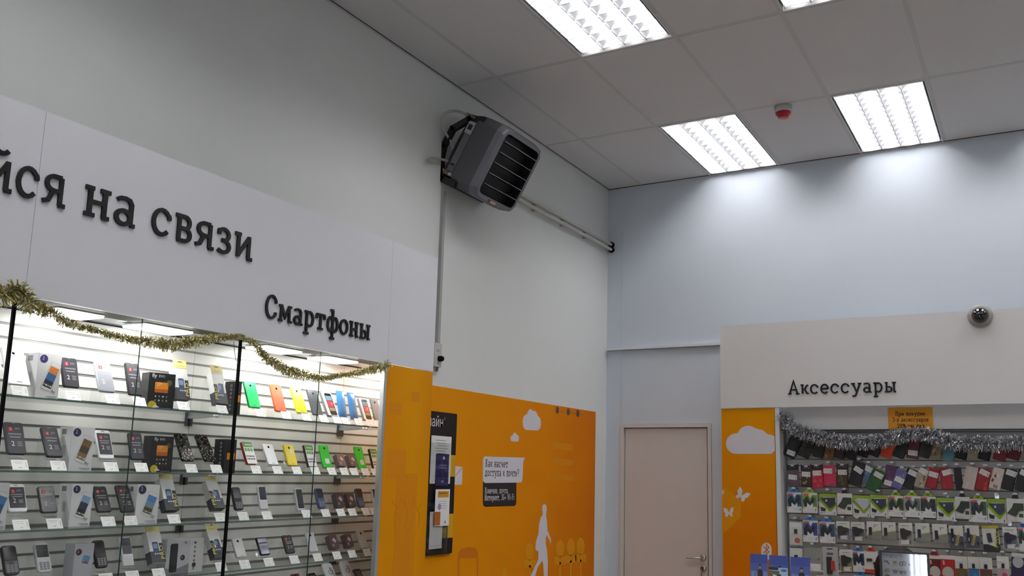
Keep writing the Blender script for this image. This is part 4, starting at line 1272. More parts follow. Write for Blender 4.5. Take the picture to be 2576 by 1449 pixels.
# ------------------------------------------------------------------ accessory wall on the back wall
YH = -.22                                    # front of the fascia
b = MB().box((1.067, YH, 2.172), (5.6, YH + .018, 2.812), LAM2)
tag(b.build('sign_board'), 'long white board carrying the accessories sign above the hanging goods', 'fascia board')
t = empty('accessory_stand', Matrix.Translation((0, 0, 0)))
tag(t, 'white recessed display wall for hanging accessories under the long sign board', 'display wall')
YB = -.03
Tb = basis(Vector((0, -1, 0)), Vector((1, 0, 0)), Vector((0, 0, 1)), Vector((0, 0, 0)))   # slat wall local x -> out of the back wall
slatwall(1.525, 5.58, .5, 2.16, 1.797, -YB, Tb).build('slat_panel', t)
MB().box((1.484, -.205, 0), (1.5095, YB + .02, 2.171), LAM2).build('side_board', t)
MB().box((1.480, -.214, 0), (1.5115, -.2055, 2.171), mat('white edge profile', '#dfe6e6', .4)).build('edge_profile', t)
MB().box((1.512, -.115, 2.013), (5.6, -.097, 2.171), LAM2).box((1.512, -.115, 2.008), (5.6, YB, 2.0125), DARKALU).build('inner_fascia', t)
MB().box((1.512, -.2, 0), (5.6, YB, .49), LAM2).build('base_cupboard', t)

# orange printed panel at the wall's end
b = MB(); b.box((1.068, -.208, 0), (1.476, -.198, 2.168), OR_B).box((1.476, -.206, 0), (1.4795, -.199, 2.168), BLACK)
b.box((1.067, -.198, 0), (1.09, -.001, 2.168), LAM2)
Z0 = -.208
def pxz(u, v):
    q = at(u, v, 1, Z0); return q.x, q.z
TBW = back_wall(0, 0, Z0)
def pr_px(b, pts, mt, h=.0004, base=0.0):
    b.prism([pxz(u, v) for u, v in pts], base, h, mt, TBW)
def cloud_pts(x0, x1, y0, y1):
    """outline of a flat-footed cloud inside a pixel box"""
    w, h = x1 - x0, y1 - y0
    o = []
    for cx, cy, r, a0, a1 in ((.20, .64, .20, 250, 100), (.43, .36, .26, 165, 50), (.66, .42, .19, 95, 40), (.82, .66, .19, 75, -80)):
        for k in range(9):
            a = math.radians(a0 + (a1 - a0) * k / 8)
            o.append((x0 + w * (cx + r * math.cos(a)), y0 + h * (cy - r * 1.0 * math.sin(a) * (w / h) * .62)))
    return [(min(max(u, x0), x1), min(max(v, y0), y1)) for u, v in o]
# large cloud, cut by the panel edge
cl = []
for cx, cy, r, a0, a1 in ((1852, 1116, 26, 268, 110), (1882, 1098, 27, 160, 52), (1908, 1104, 24, 88, 40), (1934, 1118, 25, 95, 52)):
    for k in range(9):
        a = math.radians(a0 + (a1 - a0) * k / 8); cl.append((cx + r * math.cos(a), cy - r * math.sin(a)))
cl += [(1948.5, 1098), (1949.5, 1134), (1940, 1142)]
pr_px(b, cl, WPRINT)
bf = [(0, 0), (-.35, .75), (-.95, 1.0), (-.9, .2), (-.62, -.05), (-.75, -.55), (-.4, -.75), (-.05, -.3)]
def butterfly(cx, cy, s, rot, k2):
    for m in (1, -1):
        pts = []
        for x, y in bf:
            if m < 0:
                x = -x * k2
            a = rot
            pts.append((cx + s * (x * math.cos(a) - y * math.sin(a)), cy - s * (x * math.sin(a) + y * math.cos(a))))
        pr_px(b, pts, WPRINT)
butterfly(1866, 1247, 17, -.55, 1.0); butterfly(1834, 1290, 14, .05, .85)
pr_px(b, [(1815.5, 1234), (1821, 1233), (1820.5, 1243), (1816, 1244)], WPRINT)
pr_px(b, [(1816, 1225), (1840, 1238), (1866, 1262), (1862, 1300), (1840, 1325), (1817, 1345)], OR_T1, .0002)
ov = []
for sx, sy, a0 in ((1, -1, 0), (-1, -1, 90), (-1, 1, 180), (1, 1, 270)):
    for k in range(6):
        a = math.radians(a0 + 18 * k)
        ov.append((1928 + 13.2 * math.cos(a), (1383 if sy < 0 else 1392) - 18 * math.sin(a)))
pr_px(b, ov, WPRINT)
for ln in ([(1921, 1374.5), (1934.5, 1388), (1928, 1394), (1928, 1369), (1934.5, 1377), (1921, 1391)],):
    L_, R_, cl_ = stroke([(u, -v) for u, v in ln], 1.1)
    for i in range(len(L_) - 1):
        pr_px(b, [(p.x, -p.y) for p in (L_[i], R_[i], R_[i + 1], L_[i + 1])], OR_T2, .0007 + .0001 * i, .0004)
tag(b.build('printed_panel'), 'orange printed panel with a white cloud and butterflies beside the hanging accessories', 'printed panel')

# orange notice on the inner fascia
a = at(2233, 1030, 1, -.116); c = at(2348.5, 1081, 1, -.116)
W_, H_ = c.x - a.x, .2
b = MB(); T = back_wall((a.x + c.x) / 2, 2.166, -.1155)
b.box((-W_ / 2, -.152, 0), (W_ / 2, 0, .0004), C('#e39a1c', .6), T)
INKR = C('#3d1406', .7)
for q, s_ in enumerate(('При покупке', '3-х аксессуаров', '20% скидка')):
    wd_ = (.66, .80, .60)[q] * W_
    cap = .030
    sx = wd_ / text_width(s_, cap, .06, 1.0)
    write(b, s_, -wd_ / 2, -.060 - q * .0425, cap, INKR, .0004, .0007, T, .075, .06, sx)
tag(b.build('paper_notice'), 'orange paper notice about three accessories above the silver tinsel', 'notice')

# dome camera on the sign board
p = at(2466, 795, 1, YH)
t = empty('dome_camera', back_wall(p.x, p.z, YH))
tag(t, 'black dome camera with a grey collar at the top edge of the accessories sign board', 'camera')
MB().lathe([(0, 0), (.078, 0), (.079, .012), (.072, .026), (.055, .032), (0, .032)], C('#9c9a96', .5), None, 32).build('collar', t)
MB().lathe([(.0, .078), (.012, .0775), (.026, .074), (.04, .064), (.05, .05), (.054, .03), (0, .03)], mat('black camera dome', '#08080b', .05, spec=.9), None, 32).build('dome', t)

# ------------------------------------------------------------------ hanging goods
def upx(X): return 1800 + .3099 * X
def vpx(Y): return 1000 + .3099 * Y
CARD = C('#e2e2e0', .6)
def price(b, x, y, w, h, z, rot=0.0, T=None):
    R_ = (T or Matrix.Identity(4)) @ Matrix.Translation((x, y, z)) @ Matrix.Rotation(rot, 4, 'Z')
    b.prism(rr(w, h, .002), 0, .0006, CARD, R_)
    b.box((-w * .38, h * .14, .0006), (w * .2, h * .18, .0008), INK, R_)
    b.box((-w * .38, -h * .13, .0006), (w * .0, -h * .1, .0008), INK, R_)
    b.box((w * .32, -h * .3, .0006), (w * .38, h * .3, .0008), INK, R_)

def pouch(M, w, h, col, card=None, header=None, pattern=None, d=.012):
    t = empty('phone_case', M)
    m = C(col, .55, noise=.12, scale=50, bump=.3)
    MB().rbox(w, h, -d, d * .3, w * .09, m, None, None, ch=.004).build('cover', t)
    if pattern:
        b = MB()
        rnd = random.Random(int(abs(M[0][3]) * 1e4))
        for k in range(5):
            x, y = rnd.uniform(-.34, .34) * w, rnd.uniform(-.4, .35) * h
            pts = [(x + rnd.uniform(.04, .16) * w * math.cos(q * .9 + .3), y + rnd.uniform(.05, .13) * h * math.sin(q * .9 + .3)) for q in range(7)]
            b.prism(pts, d * .3, d * .3 + .0004 + .0001 * k, C(pattern[k % len(pattern)], .5))
        b.build('cover_print', t)
    if card:
        b = MB(); price(b, card[0] * w, card[1] * h, .062 if w > .07 else .055, .036, d * .3 + .0006, card[2])
        b.build('price_card', t)
    if header:
        b = MB()
        wv = w * .52
        b.prism([(-wv, h * .5 + .034), (-wv * .75, h * .5 + .026), (-wv * .3, h * .5 + .022), (wv * .3, h * .5 + .022), (wv * .75, h * .5 + .026), (wv, h * .5 + .034), (wv, h * .5 - .012), (-wv, h * .5 - .012)], d * .1, d * .3 + .0008, C(header, .5))
        for s_ in (-1, 0, 1):
            b.prism(rr(.012, .004, .001, s_ * .017, h * .5 + .01), d * .3 + .0008, d * .3 + .0011, C('#8a8a90'))
        b.build('header_card', t)
    return t

def tab(t, w, h, col, dark=False):
    b = MB()
    if dark:
        b.prism([(-w * .2, h / 2), (w * .2, h / 2), (w * .15, h / 2 + .022), (-w * .15, h / 2 + .022)], 0, .001, C(col))
    else:
        b.prism([(-w * .34, h / 2 - .001), (w * .34, h / 2 - .001), (w * .3, h / 2 + .012), (w * .14, h / 2 + .028), (-w * .14, h / 2 + .028), (-w * .3, h / 2 + .012)], 0, .001, C(col, .5))
        b.prism(rr(.022, .006, .003, 0, h / 2 + .012), .001, .0013, C('#22303a'))
    return b.build('hang_tab', t)

def pack(kind, M, w, h, c1='#2f5f86', c2='#243a5c', tabc=None):
    """blister pack; origin at the middle of its front"""
    t = empty('blister_pack', M)
    zb, z = -.018, .0006
    Wh = C('#dcdcd6', .5)
    Gn = C('#86a818', .5)
    back = MB().box((-w / 2, -h / 2, zb), (w / 2, h / 2, -.0006), Wh)
    b = MB()
    dk = C('#25272b', .4)
    if kind == 'm':
        b.box((-w * .48, -h * .24, 0), (w * .48, h * .40, .0003), C(c1))
        b.prism([(w * .12, h * .40), (w * .48, h * .32), (w * .48, -h * .2), (w * .16, -h * .02)], .0003, .0006, C(c2))
        b.prism([(-w * .46, h * .1), (-w * .2, h * .34), (w * .02, h * .02), (w * .22, h * .3), (w * .34, h * .16), (w * .05, -h * .2), (-w * .34, -h * .22)], .0006, .006, dk)
        b.prism([(-w * .1, h * .42), (w * .2, h * .42), (w * .04, h * .22)], .006, .0066, Wh)
        b.box((-w * .49, h * .40, .0), (w * .49, h * .495, .0006), Wh)
        b.box((-w * .44, h * .37, .0006), (-w * .04, h * .46, .001), C('#c8566a'))
        b.prism([(-w / 2, -h / 2), (w / 2, -h / 2), (w / 2, -h * .2), (w * .24, -h * .2), (w * .17, 0), (w * .04, -h * .14), (-w * .18, 0.0), (-w * .2, -h * .2), (-w / 2, -h * .2)], .006, .0068, Wh)
        b.prism(rr(w * .5, h * .12, .002, w * .16, -h * .34), .0068, .0072, C('#cfd2dc'))
        b.box((w * .38, -h * .4, .0072), (w * .42, -h * .28, .0075), INKD)
        b.box((-w * .44, -h * .27, .0068), (-w * .36, -h * .24, .0071), INKD)
    elif kind == 'v':
        b.box((-w / 2, h * .36, 0), (w / 2, h * .5, z), Gn)
        b.prism([(-w / 2, h * .36), (-w * .3, h * .36), (w * .12, -h * .2), (w * .5, h * .16), (w * .5, -h * .02), (w * .14, -h * .38), (-w * .5, h * .16)], 0, z, Gn)
        b.prism([(-w * .44, h * .30), (w * .44, h * .34), (w * .42, h * .02), (w * .14, -h * .18), (-w * .2, h * .1)], z, .008, C(c1, .35))
        b.prism(rr(.012, .014, .002, -w * .08, h * .18), .008, .0084, C('#d0d0d8'))
        b.prism([(-w * .44, -h * .12), (-w * .12, -h * .2), (-w * .16, -h * .34), (-w * .4, -h * .32)], 0, z, dk)
        b.box((-w * .45, -h * .415, 0), (-w * .18, -h * .40, z), INKD)
        b.prism(rr(w * .52, h * .14, .002, w * .16, -h * .4), z, z + .0004, C('#d4d6dc'))
        b.box((w * .36, -h * .45, z + .0004), (w * .4, -h * .35, z + .0007), INKD)
    elif kind == 'c':
        b.prism([(-w * .48, -h * .14), (-w * .2, h * .12), (-w * .1, h * .3), (w * .46, h * .3), (w * .46, h * .0), (w * .2, -h * .02), (w * .02, -h * .26), (-w * .2, -h * .22)], 0, .007, C('#2e3426', .45))
        b.prism(rr(w * .24, h * .16, .002, w * .3, -h * .22), 0, z, C('#3a4236'))
        b.prism(rr(w * .5, h * .16, .002, -w * .16, h * .34), .001, .0016, C('#d6d8dc'))
        b.box((-w * .44, -h * .44, 0), (w * .1, -h * .43, z), INK)
    elif kind == 'y':
        b.prism([(-w / 2, -h / 2), (w / 2, -h / 2), (w / 2, h * .0), (w * .0, -h * .02), (-w * .3, -h * .12), (-w / 2, -h * .3)], 0, z, C('#85857f'))
        pts = [(-w * .3 + w * .8 * q / 8, -h * .12 + h * .16 * math.sin(q / 8 * PI / 2)) for q in range(9)]
        b.prism(pts + [(x, y - .005) for x, y in pts[::-1]], z, z + .0003, C('#b9b42a'))
        b.rbox(w * .22, h * .42, 0, .009, .004, dk, Matrix.Translation((-w * .24, -h * .02, 0)))
        b.box((w * .0, h * .3, 0), (w * .3, h * .33, z), INK); b.box((w * .04, h * .2, 0), (w * .08, h * .28, z), INKD)
        b.box((-w / 2, -h / 2, 0), (w / 2, -h * .40, z + .0003), C('#777770'))
    elif kind == 'a':
        b.box((-w * .46, -h * .48, 0), (w * .48, h * .12, .0004), C(c1, .5))
        b.prism([(-w * .4, h * .24), (-w * .1, h * .26), (w * .02, h * .2), (w * .4, h * .14), (w * .36, -h * .02), (w * .06, -h * .1), (w * .02, -h * .24), (-w * .32, -h * .22)], .0004, .012, C(c2, .4))
        b.prism(rr(w * .58, h * .2, .002, w * .06 if c1 != '#8f8f8a' else -w * .1, -h * .36), .001, .0016, CARD)
        b.box((w * .26, -h * .42, .0016), (w * .31, -h * .31, .0019), INKD)
        b.box((-w * .3, h * .36, 0), (w * .28, h * .385, z), INK)
    elif kind == 'g':
        b.prism([(-w / 2, -h * .5), (w / 2, -h * .5), (w / 2, h * .02), (w * .1, h * .06), (-w * .5, h * .2)], 0, .0004, C('#4f5060'))
        b.rbox(w * .18, h * .62, .0004, .008, .004, C('#1c1c22'), Matrix.Translation((-w * .26, h * .06, 0)))
        b.box((-w * .28, -h * .2, .008), (-w * .22, -h * .04, .0084), C('#c8c8cc'))
        R_ = Matrix.Rotation(-.28, 4, 'Z')
        b.prism(rr(w * .2, h * .5, .002, w * .12, -h * .12), .001, .0014, C('#a8a05c'), R_)
        sans(b, 'PRO', w * .17, -h * .13, w * .22, C('#5f5b33'), .0018, R_, PI / 2, 1.3)
        b.rbox(w * .12, h * .14, .0004, .006, .003, C('#17171b'), Matrix.Translation((w * .34, -h * .28, 0)))
    elif kind == 'p':
        b.box((-w / 2, -h * .5, 0), (w / 2, -h * .2, .0004), C('#26262a'))
        b.prism([(-w / 2, -h * .14), (w * .34, -h * .32), (w * .34, -h * .1)], .0004, .0006, Wh)
        b.rbox(w * .26, h * .34, 0, .008, .004, C('#33333e'), Matrix.Translation((-w * .08, h * .05, 0)) @ Matrix.Rotation(.1, 4, 'Z'))
        b.box((-w / 2, h * .4, 0), (w / 2, h * .5, .0008), C('#b3a824'))
        sans(b, 'PRO', w * .42, -h * .02, w * .3, C('#c9bf2c'), .002, None, PI / 2 - .12, 1.9)
        b.prism([(w * .26, -h * .48), (w * .4, -h * .48), (w * .5, h * .4), (w * .36, h * .4)], .0006, .001, C('#3a3a20'))
    elif kind == 'w':                                  # plain printed pack: colours c1 lower, c2 accent
        b.box((-w * .48, -h * .48, 0), (w * .48, -h * .02, z), C(c1, .5))
        b.prism(circ(w * .1, -h * .3, w * .22, 12), z, z + .0003, C(c2, .5))
        b.prism(rr(w * .6, h * .14, .002, -w * .16, h * .34), z, z + .0006, CARD)
        b.rbox(w * .24, h * .2, 0, .008, .003, dk, Matrix.Translation((0, h * .1, 0)))
    elif kind == 'r':                                  # red pack with a round pale window
        b.box((-w / 2, -h / 2, 0), (w / 2, h * .34, z), C(c1, .5))
        b.prism(ell(0, -h * .22, w * .4, h * .26, 0, 360, 22)[:-1], z, .006, C('#b9b4ac', .35))
        b.box((-w * .38, -h * .44, .006), (-w * .18, -h * .34, .0064), C(c2))
        b.prism([(-w * .3, h * .1), (-w * .2, h * .12), (-w * .24, h * .3), (-w * .34, h * .28)], z, z + .0003, C('#d0b0a8'))
    elif kind == 'u':                                  # red and white charger pack
        b.box((-w / 2, -h * .5, 0), (w / 2, -h * .34, z), C('#b8321c'))
        b.rbox(w * .4, h * .12, 0, .01, .003, dk, Matrix.Translation((-w * .12, h * .1, 0)))
        b.tube([(w * .2, h * .02, .004), (w * .22, -h * .12, .004), (w * .2, -h * .3, .004)], .0025, dk, 6)
        b.rbox(w * .14, h * .1, 0, .008, .002, dk, Matrix.Translation((w * .22, -h * .06, 0)))
    elif kind == 'k':                                  # grey pack with a dark and red handset
        b.box((-w / 2, -h / 2, 0), (w / 2, h / 2, .0003), C('#b6b6b6', .5))
        b.prism(rr(w * .34, h * .6, .006, -w * .06, -h * .14), .0003, .010, C('#29262a', .4))
        b.prism([(w * .04, -h * .3), (w * .3, -h * .28), (w * .28, h * .02), (w * .06, h * .04)], .010, .012, C('#a8281c'))
        b.prism(rr(.04, .006, .002, 0, h * .43), .0003, .0006, BLACK)
        b.box((-w * .2, h * .22, .0003), (w * .2, h * .3, .0006), C('#5a5a5e'))
    elif kind == 's':                                  # grey sleeve with a white price card at the foot
        b.box((-w / 2, -h / 2, 0), (w / 2, h / 2, .0003), C('#8d918d', .45))
        b.box((-w * .2, h * .02, .0003), (w * .42, h * .1, .0006), C('#6c706c'))
        sans(b, 'ELITE', w * .1, h * .03, .016, C('#c9ccc8'), .0009)
        b.prism(rr(w * .6, h * .3, .002, w * .14, -h * .28), .0003, .0009, CARD)
    elif kind == 'q':                                  # dark violet bag
        b.box((-w / 2, -h / 2, 0), (w / 2, h * .34, .004), C('#2a1c3c', .35))
        b.prism(ell(0, h * .16, w * .42, h * .22, 0, 360, 20)[:-1], .004, .005, C('#b0aeb0', .4))
    back.build('backing_card', t)
    b.build('blister_front', t)
    if tabc:
        tab(t, w, h, tabc, tabc.startswith('#1') or tabc.startswith('#2'))
    return t

HOOKM = mat('chrome hook wire', '#b9bac0', 0.25, metal=0.9)
def hook(x, z, reach, lb):
    t = empty('display_hook', Matrix.Translation((x, YB, z)))
    MB().box((-.012, -.004, -.012), (.012, -.0008, .03), ACRYL).build('hook_plate', t)
    b = MB(); b.tube([(0, -.003, .012), (0, -reach * .8, .012), (0, -reach, .020)], .0022, HOOKM, 6)
    b.lathe([(0, .004), (.0035, .002), (.004, 0), (.0035, -.002), (0, -.004)], C('#e8e8ec', .2), Matrix.Translation((0, -reach, .021)), 10)
    b.build('wire', t)
    b = MB(); b.prism(rr(.024, .012, .002), 0, .0008, C('#cfd0da', .3), Matrix.Translation((0, -reach - .003, .022)) @ Matrix.Rotation(PI / 2, 4, 'X'))
    b.build('ticket_holder', t)
    return tag(t, lb, 'hook', 'display hooks')

ORD2 = ['first', 'second', 'third', 'fourth', 'fifth', 'sixth', 'seventh', 'eighth', 'ninth', 'tenth', 'eleventh', 'twelfth', 'thirteenth', 'fourteenth', 'fifteenth', 'sixteenth', 'seventeenth', 'eighteenth', 'nineteenth', 'twentieth', 'last']
def goods(row, rowname, dep, X, Y, wz, hz, tilt, fn, desc, k, hk=True):
    """wz, hz, X, Y in the units of the enlarged detail (0.31 photo pixels each)"""
    dd = dep + .012 * (k % 2)
    y = YB - dd
    p = at(upx(X), vpx(Y), 1, y)
    sc_ = (at(upx(X + 100), vpx(Y), 1, y).x - p.x) / 100
    sv = (p.z - at(upx(X), vpx(Y + 100), 1, y).z) / 100
    w, h = wz * sc_, hz * sv
    M = back_wall(p.x, p.z, y, 0.0, math.radians(-tilt))
    o = fn(M, w, h)
    lb = '%s, %s from white edge, %s' % (desc, ORD2[k], rowname)
    tag(o, lb, 'phone case' if o.name.startswith('phone_case') else 'blister pack', 'goods in the ' + rowname)
    if hk:
        top = p.z + h / 2 * math.cos(math.radians(tilt)) + (.022 if not o.name.startswith('phone_case') else .012)
        zt = min(max(1.797 - .05 * round((1.797 - top) / .05), 0), 2.0)
        hook(p.x + math.sin(math.radians(tilt)) * h / 2, top - .012, dd + .012, 'chrome hook behind the %s item, %s' % (ORD2[k], rowname))
    return o
A_ = 'top tinsel row'
rowA = [(625, 400, 105, 180, 26, '#111013', (.1, -.28, .1), None, 'black phone case with a white price card'), (735, 415, 95, 150, 24, '#141210', None, ['#2c271f'], 'black phone case with a dull patch'),
 (842, 420, 90, 140, 14, '#131213', None, None, 'small black phone case'), (928, 420, 78, 150, 10, '#6a4a26', None, ['#9a7240', '#3a2412', '#b8a284'], 'brown leopard patterned phone case'),
 (1010, 420, 92, 150, 14, '#2a1510', None, None, 'dark brown phone case'), (1110, 425, 95, 160, 18, '#1b1012', None, None, 'very dark maroon phone case'),
 (1212, 415, 85, 140, 20, '#121113', None, None, 'plain black phone case'), (1302, 410, 85, 140, 22, '#131215', None, None, 'black phone case beside an orange one'),
 (1398, 420, 95, 140, 18, '#d2461a', None, None, 'bright orange phone case'), (1503, 415, 92, 155, 20, '#121013', None, None, 'black phone case after the orange one'),
 (1608, 410, 98, 170, 10, '#5f1f2c', (0, -.24, .05), None, 'maroon phone case with a price card'), (1703, 410, 92, 160, 14, '#141114', None, None, 'black phone case beside a maroon one'),
 (1797, 425, 85, 140, 12, '#8a7a5c', None, ['#b9a888', '#5a4a34'], 'beige patterned phone case'), (1892, 445, 92, 150, 6, '#4f7f90', None, None, 'blue green phone case'),
 (2003, 430, 95, 145, 14, '#121112', None, None, 'black phone case beside a blue green one'), (2095, 425, 80, 145, 14, '#b0a484', None, ['#d8d0c0', '#8a7424'], 'gold and cream phone case'),
 (2190, 435, 95, 150, 14, '#151112', None, None, 'black phone case beside a red one'), (2315, 440, 105, 150, 14, '#7c1a26', None, None, 'red phone case'), (2428, 430, 110, 150, 16, '#6a1420', None, None, 'dark red phone case'),
 (2525, 440, 80, 150, 14, '#9a8f88', None, None, 'grey beige phone case')]
for k, (X, Y, w_, h_, tl, c_, cd, pt, ds) in enumerate(rowA):
    goods('A', A_, .07, X, Y, w_, h_, tl, lambda M, w, h: pouch(M, w, h, c_, cd, None, pt), ds, k)
B_N = 'second row'
rowB = [(633, 650, 92, 150, -3, '#5c4a50', (-.06, .02, -.15), '#1c1512', None, 'mauve brown phone case with a slanted price card'), (737, 655, 88, 145, 2, '#2e2416', (-.02, .22, 0), '#1a1218', ['#a08c5c'], 'dark brown phone case with a gold motif'),
 (826, 655, 100, 160, -2, '#b4243c', (0, .26, 0), '#181214', ['#c4485c'], 'crimson phone case with a pale flower'), (925, 632, 98, 165, -3, '#b4284c', (-.1, .22, -.08), None, ['#c04868'], 'raspberry phone case without a header card'),
 (1030, 650, 96, 160, 2, '#3c2c1c', (0, .27, .05), '#1c1716', ['#5a4630'], 'brown phone case with a header card'), (1148, 620, 105, 200, 14, '#131214', (.05, .17, -.35), None, None, 'tall black phone case with a slanted card'),
 (1232, 625, 75, 155, 12, '#54688c', (0, .3, -.3), None, ['#8aa0bc', '#3c4c70'], 'blue grey phone case'), (1298, 675, 112, 185, 24, '#1c4c1c', (.05, .28, -.1), None, None, 'deep green phone case'),
 (1420, 640, 98, 180, 10, '#502a50', (-.05, -.32, -.1), None, ['#6a4468'], 'purple phone case'), (1490, 665, 90, 160, 20, '#5c5890', (.05, -.02, -.1), None, ['#8a86b0', '#3c3866'], 'violet patterned phone case'),
 (1580, 660, 98, 160, 20, '#111012', (.08, .32, -.1), None, None, 'black phone case beside a figured one'), (1672, 655, 88, 160, 18, '#9c907c', (0, .36, -.3), None, ['#5a4c44', '#c8b888', '#4a4a52'], 'cream phone case with a figure print'),
 (1762, 655, 92, 170, 14, '#8c1020', (0, .18, -.05), None, None, 'red phone case with a small price card'), (1875, 660, 98, 175, -2, '#8a1018', (.1, .3, .25), None, ['#9c2428'], 'red phone case with two price cards'),
 (1972, 660, 62, 185, -4, '#141216', None, None, None, 'narrow black phone case'), (2067, 655, 100, 190, 14, '#c4b8b0', None, None, ['#cfc6c0'], 'cream white phone case'),
 (2172, 665, 108, 185, 14, '#8c1414', (.0, .3, -.25), None, ['#a84c2c'], 'red phone case with a brown pattern'), (2282, 658, 92, 178, 16, '#d0c4bc', None, None, ['#7a2c30', '#8a5c58', '#e0dcd8'], 'white phone case with dark red flowers'),
 (2385, 665, 102, 178, 14, '#17161a', (.05, .3, -.12), None, None, 'black phone case with a large price card'), (2492, 675, 100, 180, 14, '#151316', (.1, .34, -.25), None, None, 'black phone case at the picture edge')]
for k, (X, Y, w_, h_, tl, c_, cd, hd_, pt, ds) in enumerate(rowB):
    goods('B', B_N, .10, X, Y, w_, h_, tl, lambda M, w, h: pouch(M, w, h, c_, cd, hd_, pt), ds, k)
BL, GN, DKT = '#3a7cc0', '#8aaa1c', '#1c1c1e'
C_N = 'third row'
rowC = [(640, 852, 118, 165, -1, 'm', '#34708c', '#283f60', BL, 'blue pack with a blue hang tab'), (766, 855, 118, 165, 0, 'm', '#6f9c3c', '#5c7a3c', GN, 'green pack with a green hang tab'),
 (912, 868, 140, 172, 1, 'v', '#2c3034', '', None, 'lime pack with a dark pointed window'), (1048, 862, 122, 170, 1, 'c', '', '', DKT, 'white pack with a black charger and dark tab'),
 (1185, 882, 140, 175, 1, 'v', '#b8bac8', '', None, 'lime pack with a white charger'), (1326, 878, 140, 172, 1, 'v', '#2a2c34', '', None, 'lime pack with a dark blue pointed window'),
 (1464, 882, 128, 170, 1, 'm', '#6a7c40', '#3c441f', GN, 'olive pack with a green hang tab'), (1598, 885, 132, 172, 1, 'm', '#8c948c', '#5c6c54', GN, 'pale grey pack with a green hang tab'),
 (1726, 890, 126, 172, 1, 'm', '#3c443c', '#222822', GN, 'dark pack with a green hang tab'), (1870, 908, 146, 182, 1, 'v', '#24261f', '', None, 'lime pack with a black pointed window'),
 (2005, 895, 122, 178, 1, 'c', '', '', DKT, 'white pack with a dark charger after a lime one'), (2136, 918, 132, 188, 1, 'm', '#4a5060', '#3f5c38', GN, 'slate pack with a green hang tab'),
 (2284, 922, 152, 195, 1, 'v', '#242a36', '', None, 'large lime pack with a navy pointed window'), (2436, 915, 145, 190, 1, 'c', '', '', DKT, 'white pack with an olive charger'), (2548, 925, 110, 190, 1, 'm', '#5c6c50', '#3c4a34', GN, 'green pack cut by the picture edge')]
for k, (X, Y, w_, h_, tl, kd_, c1, c2, tc_, ds) in enumerate(rowC):
    goods('C', C_N, .10, X, Y, w_, h_, tl, lambda M, w, h: pack(kd_, M, w, h, c1 or '#2f5f86', c2 or '#243a5c', tc_), ds, k)
D_N = 'fourth row'
rowD = [(652, 1105, 105, 185, 0, 'w', '#cfcdc8', '#b3574c', None, 'white pack with two dark plugs'), (770, 1085, 120, 175, 0, 'm', '#3c5c90', '#3c4494', BL, 'blue pack with a blue hang tab'),
 (908, 1095, 126, 172, -1, 'm', '#34506c', '#3a5272', BL, 'dark blue pack with a blue hang tab'), (1036, 1080, 108, 150, -1, 'a', '#5f6078', '#33332c', None, 'grey pack with a black adapter'),
 (1155, 1088, 112, 155, -1, 'a', '#66666c', '#222226', None, 'pale pack with a black adapter'), (1285, 1082, 115, 150, 0, 'y', '', '', None, 'white pack with a yellow curve, nearer the edge'),
 (1408, 1086, 112, 150, -1, 'y', '', '', None, 'white pack with a yellow curve and a slim charger'), (1545, 1108, 112, 180, -2, 'a', '#8f8f8a', '#2a1e18', None, 'white pack with a brown adapter'),
 (1682, 1100, 118, 160, -2, 'y', '', '', None, 'white pack with a yellow curve after the brown adapter'), (1822, 1110, 120, 165, -2, 'y', '', '', None, 'white pack with a yellow curve beside gold lettering'),
 (1955, 1132, 116, 185, -2, 'g', '', '', None, 'dark pack with gold lettering and a slim charger'), (2086, 1130, 118, 185, -2, 'g', '', '', None, 'dark pack with gold lettering and a thick charger'),
 (2236, 1148, 138, 215, -3, 'p', '', '', None, 'tall white pack with yellow lettering'), (2392, 1142, 118, 180, -1, 'a', '#6a6a78', '#262032', None, 'pale pack with a violet adapter'), (2505, 1150, 90, 190, 0, 'm', '#2c6450', '#20222a', '#4a6cb8', 'dark green pack cut by the picture edge')]
for k, (X, Y, w_, h_, tl, kd_, c1, c2, tc_, ds) in enumerate(rowD):
    goods('D', D_N, .10, X, Y, w_, h_, tl, lambda M, w, h: pack(kd_, M, w, h, c1 or '#2f5f86', c2 or '#243a5c', tc_), ds, k)
E_N = 'fifth row'
